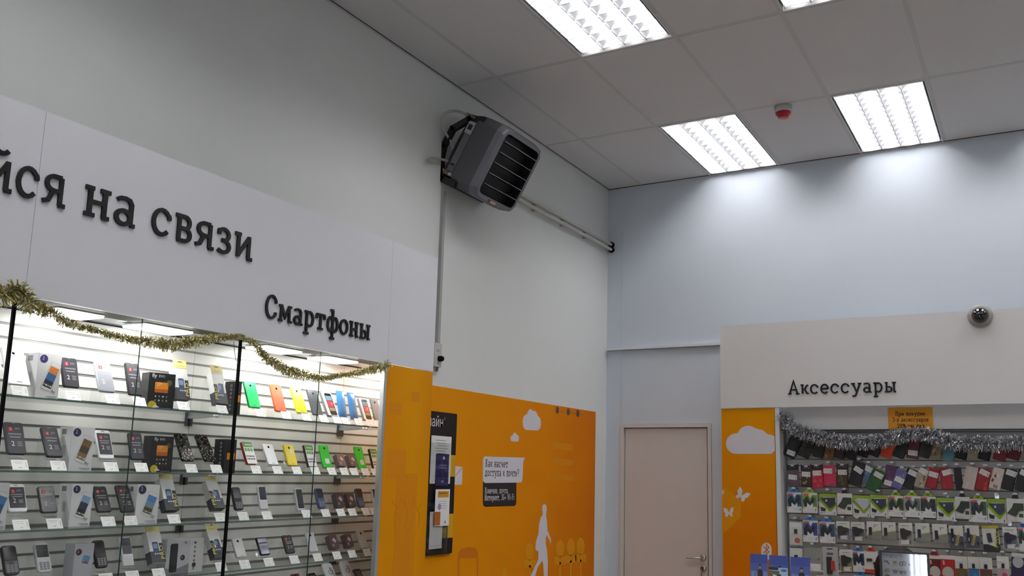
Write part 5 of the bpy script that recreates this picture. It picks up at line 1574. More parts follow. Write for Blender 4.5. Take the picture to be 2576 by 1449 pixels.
rowE = [(655, 1315, 105, 185, 0, 'w', '#b8b6c0', '#8a8694', None, 'pale violet pack behind the leaflets'), (788, 1322, 146, 200, 0, 's', '', '', None, 'grey sleeve pack with a price card'),
 (932, 1330, 128, 235, -1, 'k', '', '', None, 'grey pack with a dark and red handset'), (1062, 1325, 106, 180, -2, 'a', '#7c7a52', '#23231c', None, 'pale pack with a black adapter and olive print'),
 (1162, 1330, 94, 165, -1, 'm', '#34506c', '#2a3c58', BL, 'small blue pack with a blue hang tab'), (1264, 1335, 112, 175, -1, 'u', '', '', '#b83a1c', 'white pack with a red hang tab'),
 (1395, 1350, 105, 180, 0, 'w', '#8a7a4c', '#5a4a34', None, 'tan pack behind the trinket frame'), (1520, 1355, 105, 180, 0, 'w', '#7c8086', '#55585c', None, 'grey pack behind the trinket frame'),
 (1780, 1375, 112, 190, 0, 'r', '#5c1414', '#9c2c18', '#8c1c24', 'dark red pack with a round window'), (1886, 1380, 118, 195, 0, 'r', '#9c1c18', '#b0381c', None, 'bright red pack with a round window'),
 (1995, 1385, 104, 190, 0, 'w', '#6a4a1c', '#4a5c4c', None, 'brown and gold pack'), (2095, 1385, 92, 180, 0, 'w', '#3c6088', '#2c80b0', None, 'blue pack with a pale header'),
 (2195, 1390, 104, 180, 0, 'w', '#6c3434', '#4a5a3c', None, 'mixed red and green pack'), (2335, 1385, 100, 190, 0, 'w', '#b49ca4', '#a84c54', None, 'pink and white pack'),
 (2455, 1370, 108, 215, 4, 'q', '', '', None, 'dark violet bag with a pale window')]
for k, (X, Y, w_, h_, tl, kd_, c1, c2, tc_, ds) in enumerate(rowE):
    goods('E', E_N, .10, X, Y, w_, h_, tl, lambda M, w, h: pack(kd_, M, w, h, c1 or '#2f5f86', c2 or '#243a5c', tc_), ds, k)
F_N = 'lowest row'
for k, (X, ds, kd_, c1) in enumerate(((870, 'white pack of which only the top shows', 'w', '#b8b8b8'), (1010, 'dark pack of which only the top shows', 's', ''), (1180, 'blue tabbed pack of which only the tab shows', 'm', '#34506c'))):
    goods('F', F_N, .10, X, 1540, 120, 190, 0, lambda M, w, h: pack(kd_, M, w, h, c1 or '#2f5f86', '#243a5c', BL if kd_ == 'm' else None), ds, k)

# ------------------------------------------------------------------ orange mural on the side wall
def pyz(u, v, x=.006):
    q = at(u, v, 0, x); return q.y, q.z
TM = left_wall(0, 0, .006)
b = MB(); b.box((.0005, -2.974, 0), (.006, -.217, 2.158), OR_M)
def mp(pts, mt, h=.0004, base=0.0):
    b.prism([pyz(u, v) for u, v in pts], base, h, mt, TM)
def circle_px(cx, cy, rx, ry=None, n=20):
    return [(cx + rx * math.cos(2 * PI * k / n), cy + (ry or rx) * math.sin(2 * PI * k / n)) for k in range(n)]
# clouds
mp([(1326, 1081.5), (1320, 1080), (1316, 1073), (1314.8, 1061), (1316.5, 1049), (1321, 1043.5), (1326, 1042), (1328, 1034.5), (1332.5, 1029.5), (1336, 1029), (1340, 1033.5), (1346, 1034), (1350.5, 1039),
    (1352.5, 1046), (1357, 1049.5), (1360.3, 1058), (1360.6, 1068), (1358.5, 1077), (1354, 1082.5), (1348, 1083)], WPRINT)
mp([(1286, 1109.5), (1284.3, 1105), (1284, 1101), (1286, 1097), (1289, 1095.5), (1291, 1091), (1294, 1088.5), (1298, 1090), (1299, 1093), (1303, 1095), (1305, 1099), (1305, 1105), (1303.5, 1110.5), (1294, 1111)], WPRINT)
# speech bubbles
def round_px(x0, y0, x1, y1, r, sl0=0, sl1=0):
    o = []
    for cx, cy, a0, s in ((x1 - r, y0 + r, 0, sl0), (x0 + r, y0 + r, 90, 0), (x0 + r, y1 - r, 180, 0), (x1 - r, y1 - r, 270, sl1)):
        for k in range(6):
            a = math.radians(a0 + 18 * k); o.append((cx + r * .75 * math.cos(a), cy - r * math.sin(a) + s))
    return o
mp(round_px(1212.5, 1206, 1301, 1275, 9, 0, -2), BPRINT, .0003)
bub = [(1321, 1151.5), (1317, 1157), (1315.5, 1166), (1315, 1190)] + [(1308 + 6 * math.cos(math.radians(a)), 1204 - 10 * math.sin(math.radians(a))) for a in (0, -30, -60, -90)] + \
      [(1221 + 6.5 * math.cos(math.radians(a)), 1205 - 10 * math.sin(math.radians(a))) for a in (-90, -120, -150, -180)] + [(1221 + 6.5 * math.cos(math.radians(a)), 1158.5 - 10 * math.sin(math.radians(a))) for a in (180, 150, 120, 90)]
mp(bub, WPRINT, .0008)
def wr(s_, u0, v0, u1, v1, mt, z0, z1, pw):
    """baseline from (u0, v0) to (u1, v1)"""
    y0, zz0 = pyz(u0, v0); y1, zz1 = pyz(u1, v1)
    cap = wr.cap
    sx = (y1 - y0) / text_width(s_, cap, .08, 1.0)
    write(b, s_, y0, (zz0 + zz1) / 2, cap, mt, z0, z1, TM, pw, .08, sx)
wr.cap = .052
wr('Как насчет', 1220.5, 1175, 1277, 1176, BPRINT, .0008, .0011, .055)
wr('доступа к почте?', 1219.5, 1199, 1305, 1198, BPRINT, .0008, .0011, .055)
wr.cap = .040
wr('Конечно, почта,', 1219.5, 1242, 1279, 1240.5, WPRINT, .0003, .0006, .055)
wr('Интернет, 3G+ Wi-Fi', 1219, 1259, 1293.5, 1257.5, WPRINT, .0003, .0006, .055)
# envelope at the info board's edge
mp([(1143, 1172.5), (1163.5, 1174.5), (1162, 1217), (1160, 1219.5), (1142.5, 1219.5)], WPRINT)
L_, R_, _c = stroke([(1143, -1197.5), (1147, -1195), (1162, -1175.5)], .6)
for i in range(2):
    mp([(p.x, -p.y) for p in (L_[i], R_[i], R_[i + 1], L_[i + 1])], OR_T2, .0007, .0004)
# walking figure
fig = [(1369.5, 1268), (1374, 1271), (1375.5, 1280), (1374, 1290), (1373.5, 1298), (1376, 1312), (1377, 1335), (1380, 1341), (1386, 1357), (1385.5, 1367), (1383.5, 1366), (1383, 1359), (1375, 1346), (1373, 1352),
       (1372.5, 1368), (1376, 1385), (1378, 1410), (1377.5, 1449), (1368, 1449), (1366.5, 1420), (1364, 1410), (1352, 1428), (1346, 1449), (1335, 1449), (1340, 1438), (1354, 1408), (1354.5, 1386), (1350, 1386), (1347, 1382),
       (1348, 1364), (1352, 1350), (1354.5, 1344), (1356, 1320), (1360, 1302), (1365, 1296), (1365, 1288), (1363.5, 1280), (1365, 1271)]
mp(fig, WPRINT)
# three small round marks with words
for u, v, w_ in ((1402, 1032, 'drive'), (1429.5, 1036, 'music'), (1453.5, 1040, 'video')):
    mp(circle_px(u, v, 4.2, 9), C('#54402a'), .0003)
    y, z = pyz(u + 6, v + 3); 
    b.box((y, z - .006, 0), (y + .085, z + .008, .0002), C('#a8701a', .6, spec=.2), TM)
# faint printed town: lamps, trees, blocks
for u, v in ((1333, 1388), (1409, 1380), (1436, 1376), (1461, 1374)):
    mp(circle_px(u, v, 10, 22), OR_T1, .0002)
    mp([(u - 14, v + 20), (u + 14, v + 20), (u + 13, v + 40), (u - 13, v + 40)], OR_T1, .0002)
    mp([(u - 2, v + 34), (u + 2, v + 34), (u + 2, 1449), (u - 2, 1449)], OR_T1, .0002)
for r_ in range(3):
    mp([(1392, 1112 + 39 * r_), (1441, 1118 + 39 * r_), (1441, 1134 + 38 * r_), (1392, 1129 + 38 * r_)], OR_T3, .0002)
mp([(1270, 1420), (1276, 1449), (1262, 1449)], OR_T1, .0003)
mp([(1152, 1392), (1160, 1381), (1178, 1376), (1196, 1378), (1203, 1390), (1203, 1449), (1199, 1449), (1199, 1404), (1156, 1404), (1156, 1449), (1151, 1449)], OR_T2, .0002)
tag(b.build('wall_mural'), 'orange wall mural with clouds, speech bubbles and a white walking figure', 'mural')

# ------------------------------------------------------------------ information board
XI = .022
def iy(u, v):
    q = at(u, v, 0, XI); return q.y, q.z
TI = left_wall(0, 0, XI)
YEL = C('#d2a018', .45); BRD = C('#110e0c', .45, spec=.3)
y1 = -2.262; y0 = -2.86; z1, z0 = 2.002, 1.157
b = MB()
b.prism(rr(y1 - y0, z1 - z0, .008, (y0 + y1) / 2, (z0 + z1) / 2), -.016, 0, BRD, TI)
for v0, v1 in ((1145, 1199), (1292, 1352)):
    za, zb_ = iy(1140, v0)[1], iy(1140, v1)[1]
    b.box((y1 - .058, zb_, 0), (y1, za, .0006), YEL, TI)
b.box((y1 - .14, iy(1130, 1352)[1], 0), (y1 - .07, iy(1130, 1325)[1], .0005), C('#8a7428'), TI)
ya, zt_ = iy(1111, 1076)
ye = ya + .012
sans(b, 'билайн', ye, zt_ + .004, .088, WPRINT, .0006, TI, 0, .80, False, True)
sans(b, '®', ye + .018, zt_ + .05, .022, GREY, .0006, TI)
t = empty('information_board', Matrix.Identity(4))
b.build('board', t)
b = MB()
for v0, v1 in ((1090, 1218), (1230, 1390)):
    za, zb_ = iy(1120, v0)[1], iy(1120, v1)[1]
    b.box((y0 + .02, zb_, .012), (y1 - .075, zb_ + (za - zb_) * .8, .0135), ACRYL, TI)
b.build('clear_pocket', t)
tag(t, 'black and yellow information board half hidden behind the orange pillar', 'information board')
def sheet(name, u0, v0, u1, v1, x, mt, lb, cat, deco=None, w=None, rot=0.0):
    a, c_ = at(u0, v0, 0, x), at(u1, v1, 0, x)
    W, L = (w or (c_.y - a.y)), a.z - c_.z
    b = MB(); b.box((-W / 2, -L / 2, 0), (W / 2, L / 2, .0022), mt)
    if deco:
        deco(b, W, L)
    o = b.build(name, None, None, left_wall(c_.y - W / 2, (a.z + c_.z) / 2, x, 0, rot))
    tag(o, lb, cat, 'papers on the information board')
def d1(b, W, L):
    for q in range(9):
        b.box((-W * .3 + (q % 3) * .01, L * (.4 - .055 * q), .0022), (W * (.2 + .04 * (q % 4)), L * (.4 - .055 * q) + .003, .0024), INK)
sheet('paper_sheet', 1086, 1095, 1131, 1217, .027, PAPER, 'white printed sheet at the top of the information board', 'paper', d1, .21)
def d2(b, W, L):
    b.prism(circ(W * .08, L * .36, .012, 12), .0022, .0025, C('#d8d4d8')); b.prism([(W * .0, L * .33), (W * .16, L * .33), (W * .08, L * .29)], .0025, .0028, C('#b02838'))
    for q in range(2):
        b.box((-W * .25, L * (.12 - .08 * q), .0022), (W * .35, L * (.16 - .08 * q), .0025), C('#8a86b0'))
    b.box((-W * .05, -L * .4, .0022), (W * .12, -L * .33, .0025), C('#9c98b8'))
sheet('blue_booklet', 1097.5, 1141, 1126.5, 1222, .031, C('#2a2660', .4), 'dark blue booklet with a small crest on the information board', 'booklet', d2)
def d3(b, W, L):
    b.box((-W * .34, L * .28, .0022), (W * .42, L * .45, .0025), C('#d09418')); b.box((-W * .28, L * .38, .0025), (W * .3, L * .405, .0027), C('#6a4a14'))
    for q in range(4):
        b.box((-W * .3, L * (.16 - .06 * q), .0022), (W * .3, L * (.16 - .06 * q) + .002, .0024), INK)
    b.prism(circ(-W * .2, L * .02, .018, 12), .0022, .0024, C('#9a94c0'))
    b.box((W * .2, -L * .44, .0022), (W * .25, -L * .36, .0025), INKD)
sheet('white_booklet', 1095.5, 1231, 1128, 1322, .037, PAPER, 'white booklet with an orange label on the information board', 'booklet', d3)
sheet('orange_card', 1092.5, 1288, 1106, 1321, .0405, C('#a85c10', .5), 'small orange brown card tucked in front of the white booklet', 'card')
def d4(b, W, L):
    for q in range(2):
        b.box((-W * .2, L * (.18 - .1 * q), .0022), (W * .38, L * (.22 - .1 * q), .0025), C('#8a8cab'))
    b.box((-W * .4, -L * .42, .0022), (W * .42, -L * .415, .0024), INK); b.box((-W * .4, L * .43, .0022), (W * .42, L * .435, .0024), INK)
sheet('white_booklet', 1074, 1288, 1110, 1379, .031, C('#e4e2e0', .6), 'white booklet with two lines of print at the foot of the information board', 'booklet', d4, .13)

# ------------------------------------------------------------------ service counter, leaflets, trinket frame, assistant
CT = 1.045
t = empty('service_counter', Matrix.Translation((2.5, -2.72, 0)))
MB().box((-1.0, -.28, 0), (1.0, .2, CT - .03), LAM).build('body', t)
MB().box((-1.03, -.31, CT - .03), (1.03, .23, CT), C('#c9c6c2', .4)).build('worktop', t)
tag(t, 'white service counter in front of the hanging accessories', 'counter')
YLF = -2.6
t = empty('leaflet_holder', Matrix.Translation((2.1, YLF, CT)))
b = MB(); b.box((-.155, -.012, .0002), (.155, .05, .006), ACRYL)
b.box((-.155, -.012, .0), (.155, -.010, .085), ACRYL)
b.add([(-.15, .012, .004), (.15, .012, .004), (.15, .02, .2), (-.15, .02, .2)], [(0, 1, 2, 3)], ACRYL)
b.build('tray', t)
tag(t, 'clear leaflet holder on the service counter', 'leaflet holder')
def leaflet(x0, x1, zt_, y, lb, cover=False, sky='#4a58a8'):
    W = x1 - x0; L = .238
    b = MB(); b.box((-W / 2, -L, -.001), (W / 2, 0, 0), C('#d89a18', .4))
    bands = ['#3c4890', '#485a9c', '#6270a4', '#8088a8', '#a49ca4']
    hgt = [.2, .16, .14, .12, .08]; q = 0.0
    for c_, h_ in zip(bands, hgt):
        b.box((-W / 2, -L * .62 * (q + h_) / .7, 0), (W / 2, -L * .62 * q / .7, .0003), C(c_, .4)); q += h_
    b.box((-W / 2, -L * .70, 0), (W / 2, -L * .62, .0003), C('#7c5a24', .4))
    # printed man in a dark vest
    hx = W * .06; hz = -L * .235
    b.prism(ell(hx, hz, W * .06, L * .032, 0, 360, 14)[:-1], .0006, .0009, C('#b08878'))
    b.prism(ell(hx, hz + L * .016, W * .075, L * .028, -20, 200, 12), .0009, .0011, C('#241d22'))
    b.prism([(hx - W * .04, hz - L * .03), (hx + W * .04, hz - L * .03), (hx + W * .1, hz - L * .06), (hx - W * .1, hz - L * .06)], .0004, .0006, C('#a07c70'))
    b.prism([(hx - W * .15, -L * .31), (hx - W * .04, -L * .285), (hx + W * .05, -L * .285), (hx + W * .15, -L * .31), (hx + W * .16, -L * .5), (hx + W * .14, -L * .66), (hx - W * .14, -L * .66), (hx - W * .15, -L * .5)], .0004, .0007, C('#2a2028'))
    b.prism([(hx - W * .16, -L * .33), (hx - W * .22, -L * .45), (hx - W * .18, -L * .6), (hx - W * .12, -L * .58), (hx - W * .16, -L * .46)], .0003, .0005, C('#b0988c'))
    b.prism([(hx - W * .3, -L * .46), (hx - W * .22, -L * .46), (hx - W * .2, -L * .6), (hx - W * .3, -L * .6)], .0003, .0006, C('#3a2c34'))
    for s_ in (-1, 1):
        b.prism(ell(s_ * W * .36, -L * .38, W * .09, L * .05, 0, 360, 12)[:-1], .0003, .0004, C('#6f8cb8'))
    b.box((-W / 2, -L * .66, .0), (-W * .3, -L * .6, .0004), C('#8a6a20'))
    o = b.build('leaflet', None, None, back_wall((x0 + x1) / 2, zt_, y, .03))
    return tag(o, lb, 'leaflet', 'leaflets on the counter')
leaflet(1.961, 2.043, 1.291, YLF, 'blue sky leaflet with a man in a dark vest, beside the printed white oval')
leaflet(2.0505, 2.139, 1.2905, YLF, 'blue sky leaflet whose man is half covered by a pale card')
leaflet(2.150, 2.240, 1.289, YLF, 'blue sky leaflet with a man in a dark vest, nearest the trinket frame')
b = MB(); W, L = .088, .16
b.box((-W / 2, -L, -.001), (W / 2, 0, 0), C('#a8c0d4', .4))
b.box((-W / 2, -.012, 0), (W * .0, 0, .0003), C('#2c2c30')).prism(ell(W * .3, -.012, .014, .006, 0, 360, 12)[:-1], 0, .0004, C('#3a58b0'))
b.prism([(-W / 2, -.014), (W * .05, -.016), (W * .1, -.06), (-W / 2, -.07)], 0, .0003, C('#5c604c'))
b.prism([(-W * .3, -.03), (-W * .1, -.035), (W * .1, -.05), (W * .2, -.08), (-W * .2, -.09)], .0003, .0006, C('#d8d8dc'))
b.prism([(-W * .1, -.034), (W * .14, -.03), (W * .16, -.045)], .0006, .0009, C('#2a2834'))
b.prism([(-W / 2, -.06), (-W * .2, -.07), (-W * .3, -.12), (-W / 2, -.12)], .0003, .0006, C('#3a3c2c'))
o = b.build('pale_card', None, None, back_wall(2.094, 1.236, YLF - .006, .03))
tag(o, 'pale blue printed card in front of the middle leaflet', 'card')

# trinket frame: black rim, white card, charms behind glass
XA, XZ, ZTOP, YT = 2.567, 2.764, 1.350, -2.75
W = XZ - XA; L = ZTOP - CT
t = empty('trinket_frame', back_wall((XA + XZ) / 2, CT + .001, YT))
tag(t, 'black rimmed glazed frame of small charms standing on the counter', 'display frame')
RIM = C('#17141f', .35)
b = MB(); rw = .008
b.box((-W / 2, 0, -.02), (-W / 2 + rw, L, .004), RIM).box((W / 2 - rw, 0, -.02), (W / 2, L, .004), RIM).box((-W / 2 + rw, L - rw, -.02), (W / 2 - rw, L, .004), RIM).box((-W / 2 + rw, 0, -.02), (W / 2 - rw, rw, .004), RIM)
b.build('rim', t)
MB().box((-W / 2 + rw, rw, -.02), (W / 2 - rw, L - rw, -.012), C('#fafaff', .5)).build('backing_card', t)
MB().box((-W * .2, .0, -.12), (W * .2, .004, -.02), RIM).build('foot', t)
zc = -.012
ch = MB()
def chx(px): return -W / 2 + (px - 2211) / 125 * W
def chz(py): return L - (py - 1385) / (1449 - 1385) * .107
ch.box((chx(2219), chz(1396.5), zc), (chx(2268), chz(1395.5), zc + .001), C('#7c7c88')).box((chx(2228), chz(1401), zc), (chx(2256), chz(1400), zc + .001), C('#9c9ca4')).prism(circ(chx(2240), chz(1400.5), .003, 10), zc, zc + .002, C('#3a3a44'))
ch.build('card_title', t)
def charm(nm, fn):
    c_ = MB(); fn(c_); c_.build(nm, t)
charm('charm', lambda c: c.tube([(chx(u), chz(v), zc + .003) for u, v in ((2222, 1414), (2224, 1411.5), (2228, 1411), (2231, 1413), (2233, 1417), (2236, 1418.5))], [.002, .003, .003, .003, .002, .001], C('#5c5c60', .3), 6))
def heart(c):
    c.box((chx(2244), chz(1420), zc), (chx(2254.5), chz(1409.5), zc + .003), C('#d8cfae')); c.prism([(chx(2245.5), chz(1411.5)), (chx(2253), chz(1411.5)), (chx(2249), chz(1416.5))], zc + .003, zc + .004, C('#9c4c38'))
charm('charm', heart)
def ring(c, u, v, r, col):
    c.tube([(chx(u) + r * math.cos(a), chz(v) + r * 1.2 * math.sin(a), zc + .003) for a in [2 * PI * k / 14 for k in range(15)]], .0018, C(col, .25), 6, None, False)
charm('charm', lambda c: ring(c, 2265, 1416, .0065, '#6a6258'))
charm('charm', lambda c: ring(c, 2273, 1414, .0065, '#5a5a60'))
charm('charm', lambda c: (c.prism(circ(chx(2286), chz(1417), .005, 10), zc, zc + .005, C('#6a2838')), c.tube([(chx(2286), chz(1417), zc + .003), (chx(2294), chz(1419), zc + .003)], .003, C('#3a2838'), 6)))
charm('charm', lambda c: (ring(c, 2309, 1414.5, .008, '#7c744c'), ring(c, 2313, 1420, .008, '#8a6a5c')))
charm('charm', lambda c: c.tube([(chx(2312), chz(1424), zc + .003), (chx(2310), chz(1432), zc + .003), (chx(2311), chz(1444), zc + .003)], .0035, C('#b8987c', .4), 6))
charm('charm', lambda c: (c.prism([(chx(u), chz(v)) for u, v in ((2220, 1437), (2224, 1430), (2234, 1429), (2237, 1436), (2232, 1440), (2224, 1440))], zc, zc + .004, C('#b8b078')), c.prism(circ(chx(2227), chz(1435), .004, 10), zc + .004, zc + .005, C('#8a8470'))))
def cat_(c, u, v, w_, col):
    c.prism([(chx(u - w_), chz(v - 4)), (chx(u - w_ * .5), chz(v - 2)), (chx(u), chz(v - 4)), (chx(u + w_ * .6), chz(v - 2)), (chx(u + w_), chz(v - 4)), (chx(u + w_ * .6), chz(v + 5)), (chx(u), chz(v + 6)), (chx(u - w_ * .5), chz(v + 4))], zc, zc + .005, C(col, .3))
charm('charm', lambda c: cat_(c, 2249, 1435, 8, '#6c6a74'))
charm('charm', lambda c: cat_(c, 2264, 1436, 5, '#4a4e4c'))
charm('charm', lambda c: cat_(c, 2274, 1436, 5, '#4c504e'))
charm('charm', lambda c: cat_(c, 2291, 1436, 7, '#8a8c98'))
charm('charm', lambda c: c.tube([(chx(2224), chz(1450), zc + .003), (chx(2227), chz(1445.5), zc + .003), (chx(2232), chz(1446), zc + .003), (chx(2236), chz(1451), zc + .003)], .003, BLACK, 6))
FG = glass('frame glass', (.96, .96, .97), .2, 1.0)
MB().box((-W / 2 + rw, rw, -.002), (W / 2 - rw, L - rw, .0), FG).build('glass_pane', t)

# assistant sitting behind the frame
PX, PY = 2.556, -2.12
SKIN = mat('skin', '#c99a80', .55, noise=.04, scale=30); SHIRT = mat('dark shirt cloth', '#2b2a30', .8, noise=.08, scale=80); TROU = mat('black trousers cloth', '#1c1c20', .8)
HAIR = mat('dark brown hair', '#1d1510', .7, noise=.3, scale=60, spec=.15)
def skin_mesh(nodes, edges, root, sub=2):
    me = bpy.data.meshes.new('figure'); me.from_pydata([n[:3] for n in nodes], edges, []); me.update()
    o = bpy.data.objects.new('figure', me); COL.objects.link(o)
    md = o.modifiers.new('s', 'SKIN'); ss = o.modifiers.new('u', 'SUBSURF'); ss.levels = sub; ss.render_levels = sub
    md.use_smooth_shade = True
    for i, n in enumerate(nodes):
        sv = me.skin_vertices[0].data[i]; sv.radius = (n[3], n[4] if len(n) > 4 else n[3]); sv.use_root = (i == root)
    dg = bpy.context.evaluated_depsgraph_get(); dg.update()
    r = bpy.data.meshes.new_from_object(o.evaluated_get(dg))
    bpy.data.objects.remove(o); bpy.data.meshes.remove(me)
    return r
N = [(0, .02, .55, .15, .12), (0, .03, .72, .14, .10), (0, .02, .88, .155, .105), (0, .02, .985, .12, .08), (0, .01, 1.05, .05, .05), (0, -.005, 1.10, .05, .055), (0, -.015, 1.16, .068, .085), (0, -.01, 1.23, .078, .092), (0, -.005, 1.285, .055, .065)]
E_ = [(i, i + 1) for i in range(8)]
def chain(start, pts):
    p = start
    for q in pts:
        N.append(q); E_.append((p, len(N) - 1)); p = len(N) - 1
    return p
for s_ in (-1, 1):
    w_ = chain(3, [(s_ * .17, .02, .975, .055), (s_ * .21, .02, .86, .045), (s_ * .23, .03, .72, .04), (s_ * .20, -.10, .66, .035), (s_ * .12, -.2, .63, .026), (s_ * .10, -.235, .622, .026, .018)])
    palm = chain(w_, [(s_ * .085, -.275, .62, .034, .015)])
    for f_, (dx, ln) in enumerate(((-.026, .055), (-.009, .066), (.009, .062), (.025, .05))):
        chain(palm, [(s_ * .075 + dx, -.31, .618, .009), (s_ * .072 + dx * 1.15, -.31 - ln * .6, .606, .0085), (s_ * .07 + dx * 1.2, -.31 - ln * .85, .592, .0075)])
    chain(w_, [(s_ * .065, -.262, .625, .011), (s_ * .045, -.288, .622, .009), (s_ * .036, -.305, .615, .008)])
    f_ = chain(0, [(s_ * .10, -.05, .54, .085), (s_ * .11, -.25, .54, .072), (s_ * .11, -.42, .53, .058), (s_ * .11, -.43, .35, .05), (s_ * .11, -.42, .12, .036), (s_ * .11, -.43, .05, .035), (s_ * .115, -.52, .03, .03, .025)])
me = skin_mesh(N, E_, 0, 2)
for m_ in (SKIN, SHIRT, TROU):
    me.materials.append(m_)
for p in me.polygons:
    c_ = p.center; p.use_smooth = True
    hand = c_.y < -.17 and .58 < c_.z < .68 and abs(c_.x) < .16 and c_.z > .575
    p.material_index = 0 if (c_.z > 1.03 or (hand and c_.y < -.19 and c_.z > .6 and abs(c_.x) < .13)) else (2 if c_.z < .60 else 1)
t = empty('person', Matrix.Translation((PX, PY, 0)))
o = bpy.data.objects.new('body', me); COL.objects.link(o); o.parent = t
tag(t, 'person with dark brown hair sitting behind the charm frame at the counter', 'person')
b = MB()                                              # face
b.prism([(-.010, -.012), (.010, -.012), (.004, .022), (-.004, .022)], -.004, .012, SKIN, Matrix.Translation((0, -.098, 1.185)) @ Matrix.Rotation(PI / 2, 4, 'X'))
for s_ in (-1, 1):
    b.lathe([(0, .012), (.009, .008), (.012, 0), (.009, -.006), (0, -.008)], C('#d8d4d0'), Matrix.Translation((s_ * .03, -.092, 1.212)) @ Matrix.Rotation(PI / 2, 4, 'X'), 10)
    b.lathe([(0, .0135), (.004, .0125), (.005, .010)], C('#3a2a20'), Matrix.Translation((s_ * .03, -.0925, 1.212)) @ Matrix.Rotation(PI / 2, 4, 'X'), 8)
b.tube([(-.02, -.092, 1.146), (0, -.099, 1.145), (.02, -.092, 1.146)], [.003, .005, .003], C('#a0605a'), 6)
b.build('face', t)
b = MB(); n, m_ = 20, 12; vs = []; fs = []
for i in range(m_ + 1):
    el = PI / 2 - i / m_ * PI * .82
    for k in range(n):
        az = 2 * PI * k / n
        front = max(0, -math.sin(az))
        cut = 1.0
        e2 = max(el, .32 - 1.5 * (1 - front)) if front > .35 else el
        r_ = 1 + .03 * math.sin(9 * az + 3 * el) * math.cos(el)
        vs.append((.112 * r_ * math.cos(e2) * math.cos(az), .012 + .122 * r_ * math.cos(e2) * math.sin(az), 1.215 + (.118 if e2 > 0 else .19) * r_ * math.sin(e2)))
for i in range(m_):
    for k in range(n):
        fs.append((i * n + k, (i + 1) * n + k, (i + 1) * n + (k + 1) % n, i * n + (k + 1) % n))
b.add(vs, fs, HAIR, None, True)
b.build('hair', t)
t = empty('stool', Matrix.Translation((PX, PY + .02, 0)))
MB().lathe([(0, .445), (.18, .445), (.19, .42), (.18, .40), (0, .40)], C('#2a2a2e')).build('seat', t)
MB().tube([(0, 0, .40), (0, 0, .03)], .022, ALU, 10).build('column', t)
MB().lathe([(0, .04), (.06, .035), (.2, .012), (.2, 0), (0, 0)], DARKALU).build('base', t)
tag(t, 'low round stool under the person behind the counter', 'stool')

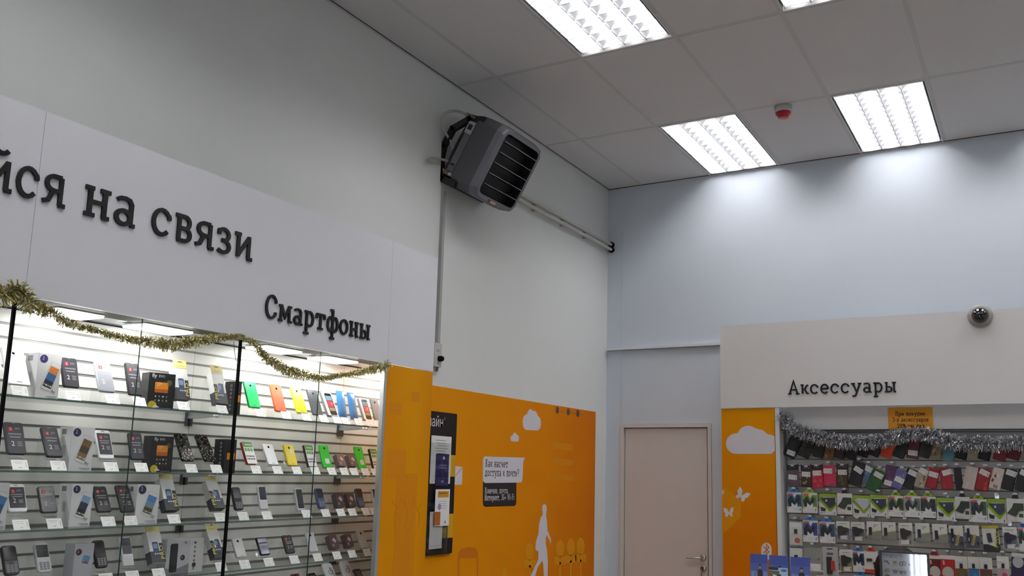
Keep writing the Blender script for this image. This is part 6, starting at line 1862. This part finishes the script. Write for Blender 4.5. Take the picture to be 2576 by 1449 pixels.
# ------------------------------------------------------------------ tinsel
GOLD = mat('gold foil', '#b8ad68', .3, metal=.5); GOLD_HI = mat('gold foil highlight', '#f2eecb', .2, metal=.3)  # the paler copy paints highlights onto some of the strips
SILVER = mat('silver foil', '#a6a6ab', .25, metal=.6); SILVER_HI = mat('silver foil highlight', '#f4f4f8', .15, metal=.4)  # the brighter copy puts sparkle into the strip colour
def tinsel(name, pts, r, n, mts, seed, rr_=None, wid=.0022):
    rnd = random.Random(seed)
    cum = [0]
    for i in range(1, len(pts)):
        cum.append(cum[-1] + (pts[i] - pts[i - 1]).length)
    b = MB()
    b.tube(pts, .0025, mts[0], 5)
    for k in range(n):
        s_ = rnd.random() * cum[-1]; i = 1
        while cum[i] < s_:
            i += 1
        f_ = (s_ - cum[i - 1]) / max(cum[i] - cum[i - 1], 1e-6)
        p = pts[i - 1].lerp(pts[i], f_); tg = (pts[i] - pts[i - 1]).normalized()
        d = Vector((rnd.gauss(0, 1), rnd.gauss(0, 1), rnd.gauss(0, 1))); d = (d - tg * d.dot(tg) * .7).normalized()
        rad = r * rnd.uniform(.55, 1.08) * (rr_(s_ / cum[-1]) if rr_ else 1)
        sd = d.cross(Vector((rnd.gauss(0, 1), rnd.gauss(0, 1), rnd.gauss(0, 1)))).normalized() * wid * rnd.uniform(.6, 1.3)
        mid = p + d * rad * .55 + Vector((rnd.uniform(-1, 1), rnd.uniform(-1, 1), rnd.uniform(-1, 1))) * r * .12
        tip = p + d * rad + Vector((0, 0, -.15 * rad))
        tw = d.cross(sd) * .6
        b.add([p - sd * .5, p + sd * .5, mid + sd + tw, mid - sd - tw, tip + sd * .7 - tw, tip - sd * .7 + tw], [(0, 1, 2, 3), (3, 2, 4, 5)], mts[1] if rnd.random() < .38 else mts[0])
    return b.build(name)
gp = [(-60, 760), (-20, 748), (5, 742), (25, 732), (45, 723), (60, 742), (75, 764), (110, 777), (145, 790), (160, 806), (205, 822), (245, 830), (275, 840), (330, 852), (375, 859), (430, 865), (480, 859), (530, 851), (575, 847), (607, 846), (640, 862),
      (655, 882), (680, 906), (720, 930), (760, 941), (785, 946), (815, 951), (850, 944), (890, 938), (930, 930), (965, 922), (978, 914)]
P_ = [at(u, v, 0, XF + .016) for u, v in gp]
o = tinsel('gold_tinsel', P_, .028, 5200, (GOLD, GOLD_HI), 5, lambda s_: .8 + .25 * math.sin(s_ * 21) + (.5 if s_ < .1 else 0))
tag(o, 'gold tinsel garland draped along the top of the glass phone cases', 'tinsel')
sp_ = [(1962, 1042), (1975, 1056), (1990, 1070), (2012, 1082), (2040, 1093), (2080, 1103), (2120, 1109), (2160, 1112), (2200, 1109), (2230, 1104), (2262, 1094), (2300, 1088), (2340, 1091), (2375, 1103), (2420, 1115), (2460, 1111), (2500, 1116), (2540, 1112), (2580, 1108), (2640, 1100)]
P_ = [at(u, v, 1, -.185) for u, v in sp_]
o = tinsel('silver_tinsel', P_, .060, 6500, (SILVER, SILVER_HI), 9, None, .0026)
tag(o, 'thick silver tinsel garland hanging across the accessory wall', 'tinsel')
p = at(1966.5, 1085, 1, -.15)
MB_ = MB().lathe([(0, .012), (.008, .009), (.012, 0), (.008, -.009), (0, -.012)], C('#a89a1c', .25, metal=.6), Matrix.Translation((1.524, p.y, p.z)))
tag(MB_.build('gold_bauble'), 'tiny gold bauble at the end of the silver tinsel', 'bauble')
# thin dark string under the gold tinsel's middle knot
P_ = [at(u, v, 0, XF + .006) for u, v in ((588, 858), (590, 885), (593, 905), (600, 914))]
tag(MB().tube(P_, .0012, C('#3a3a36'), 5).build('tinsel_string'), 'thin dark string hanging from the gold tinsel by the middle post', 'string')
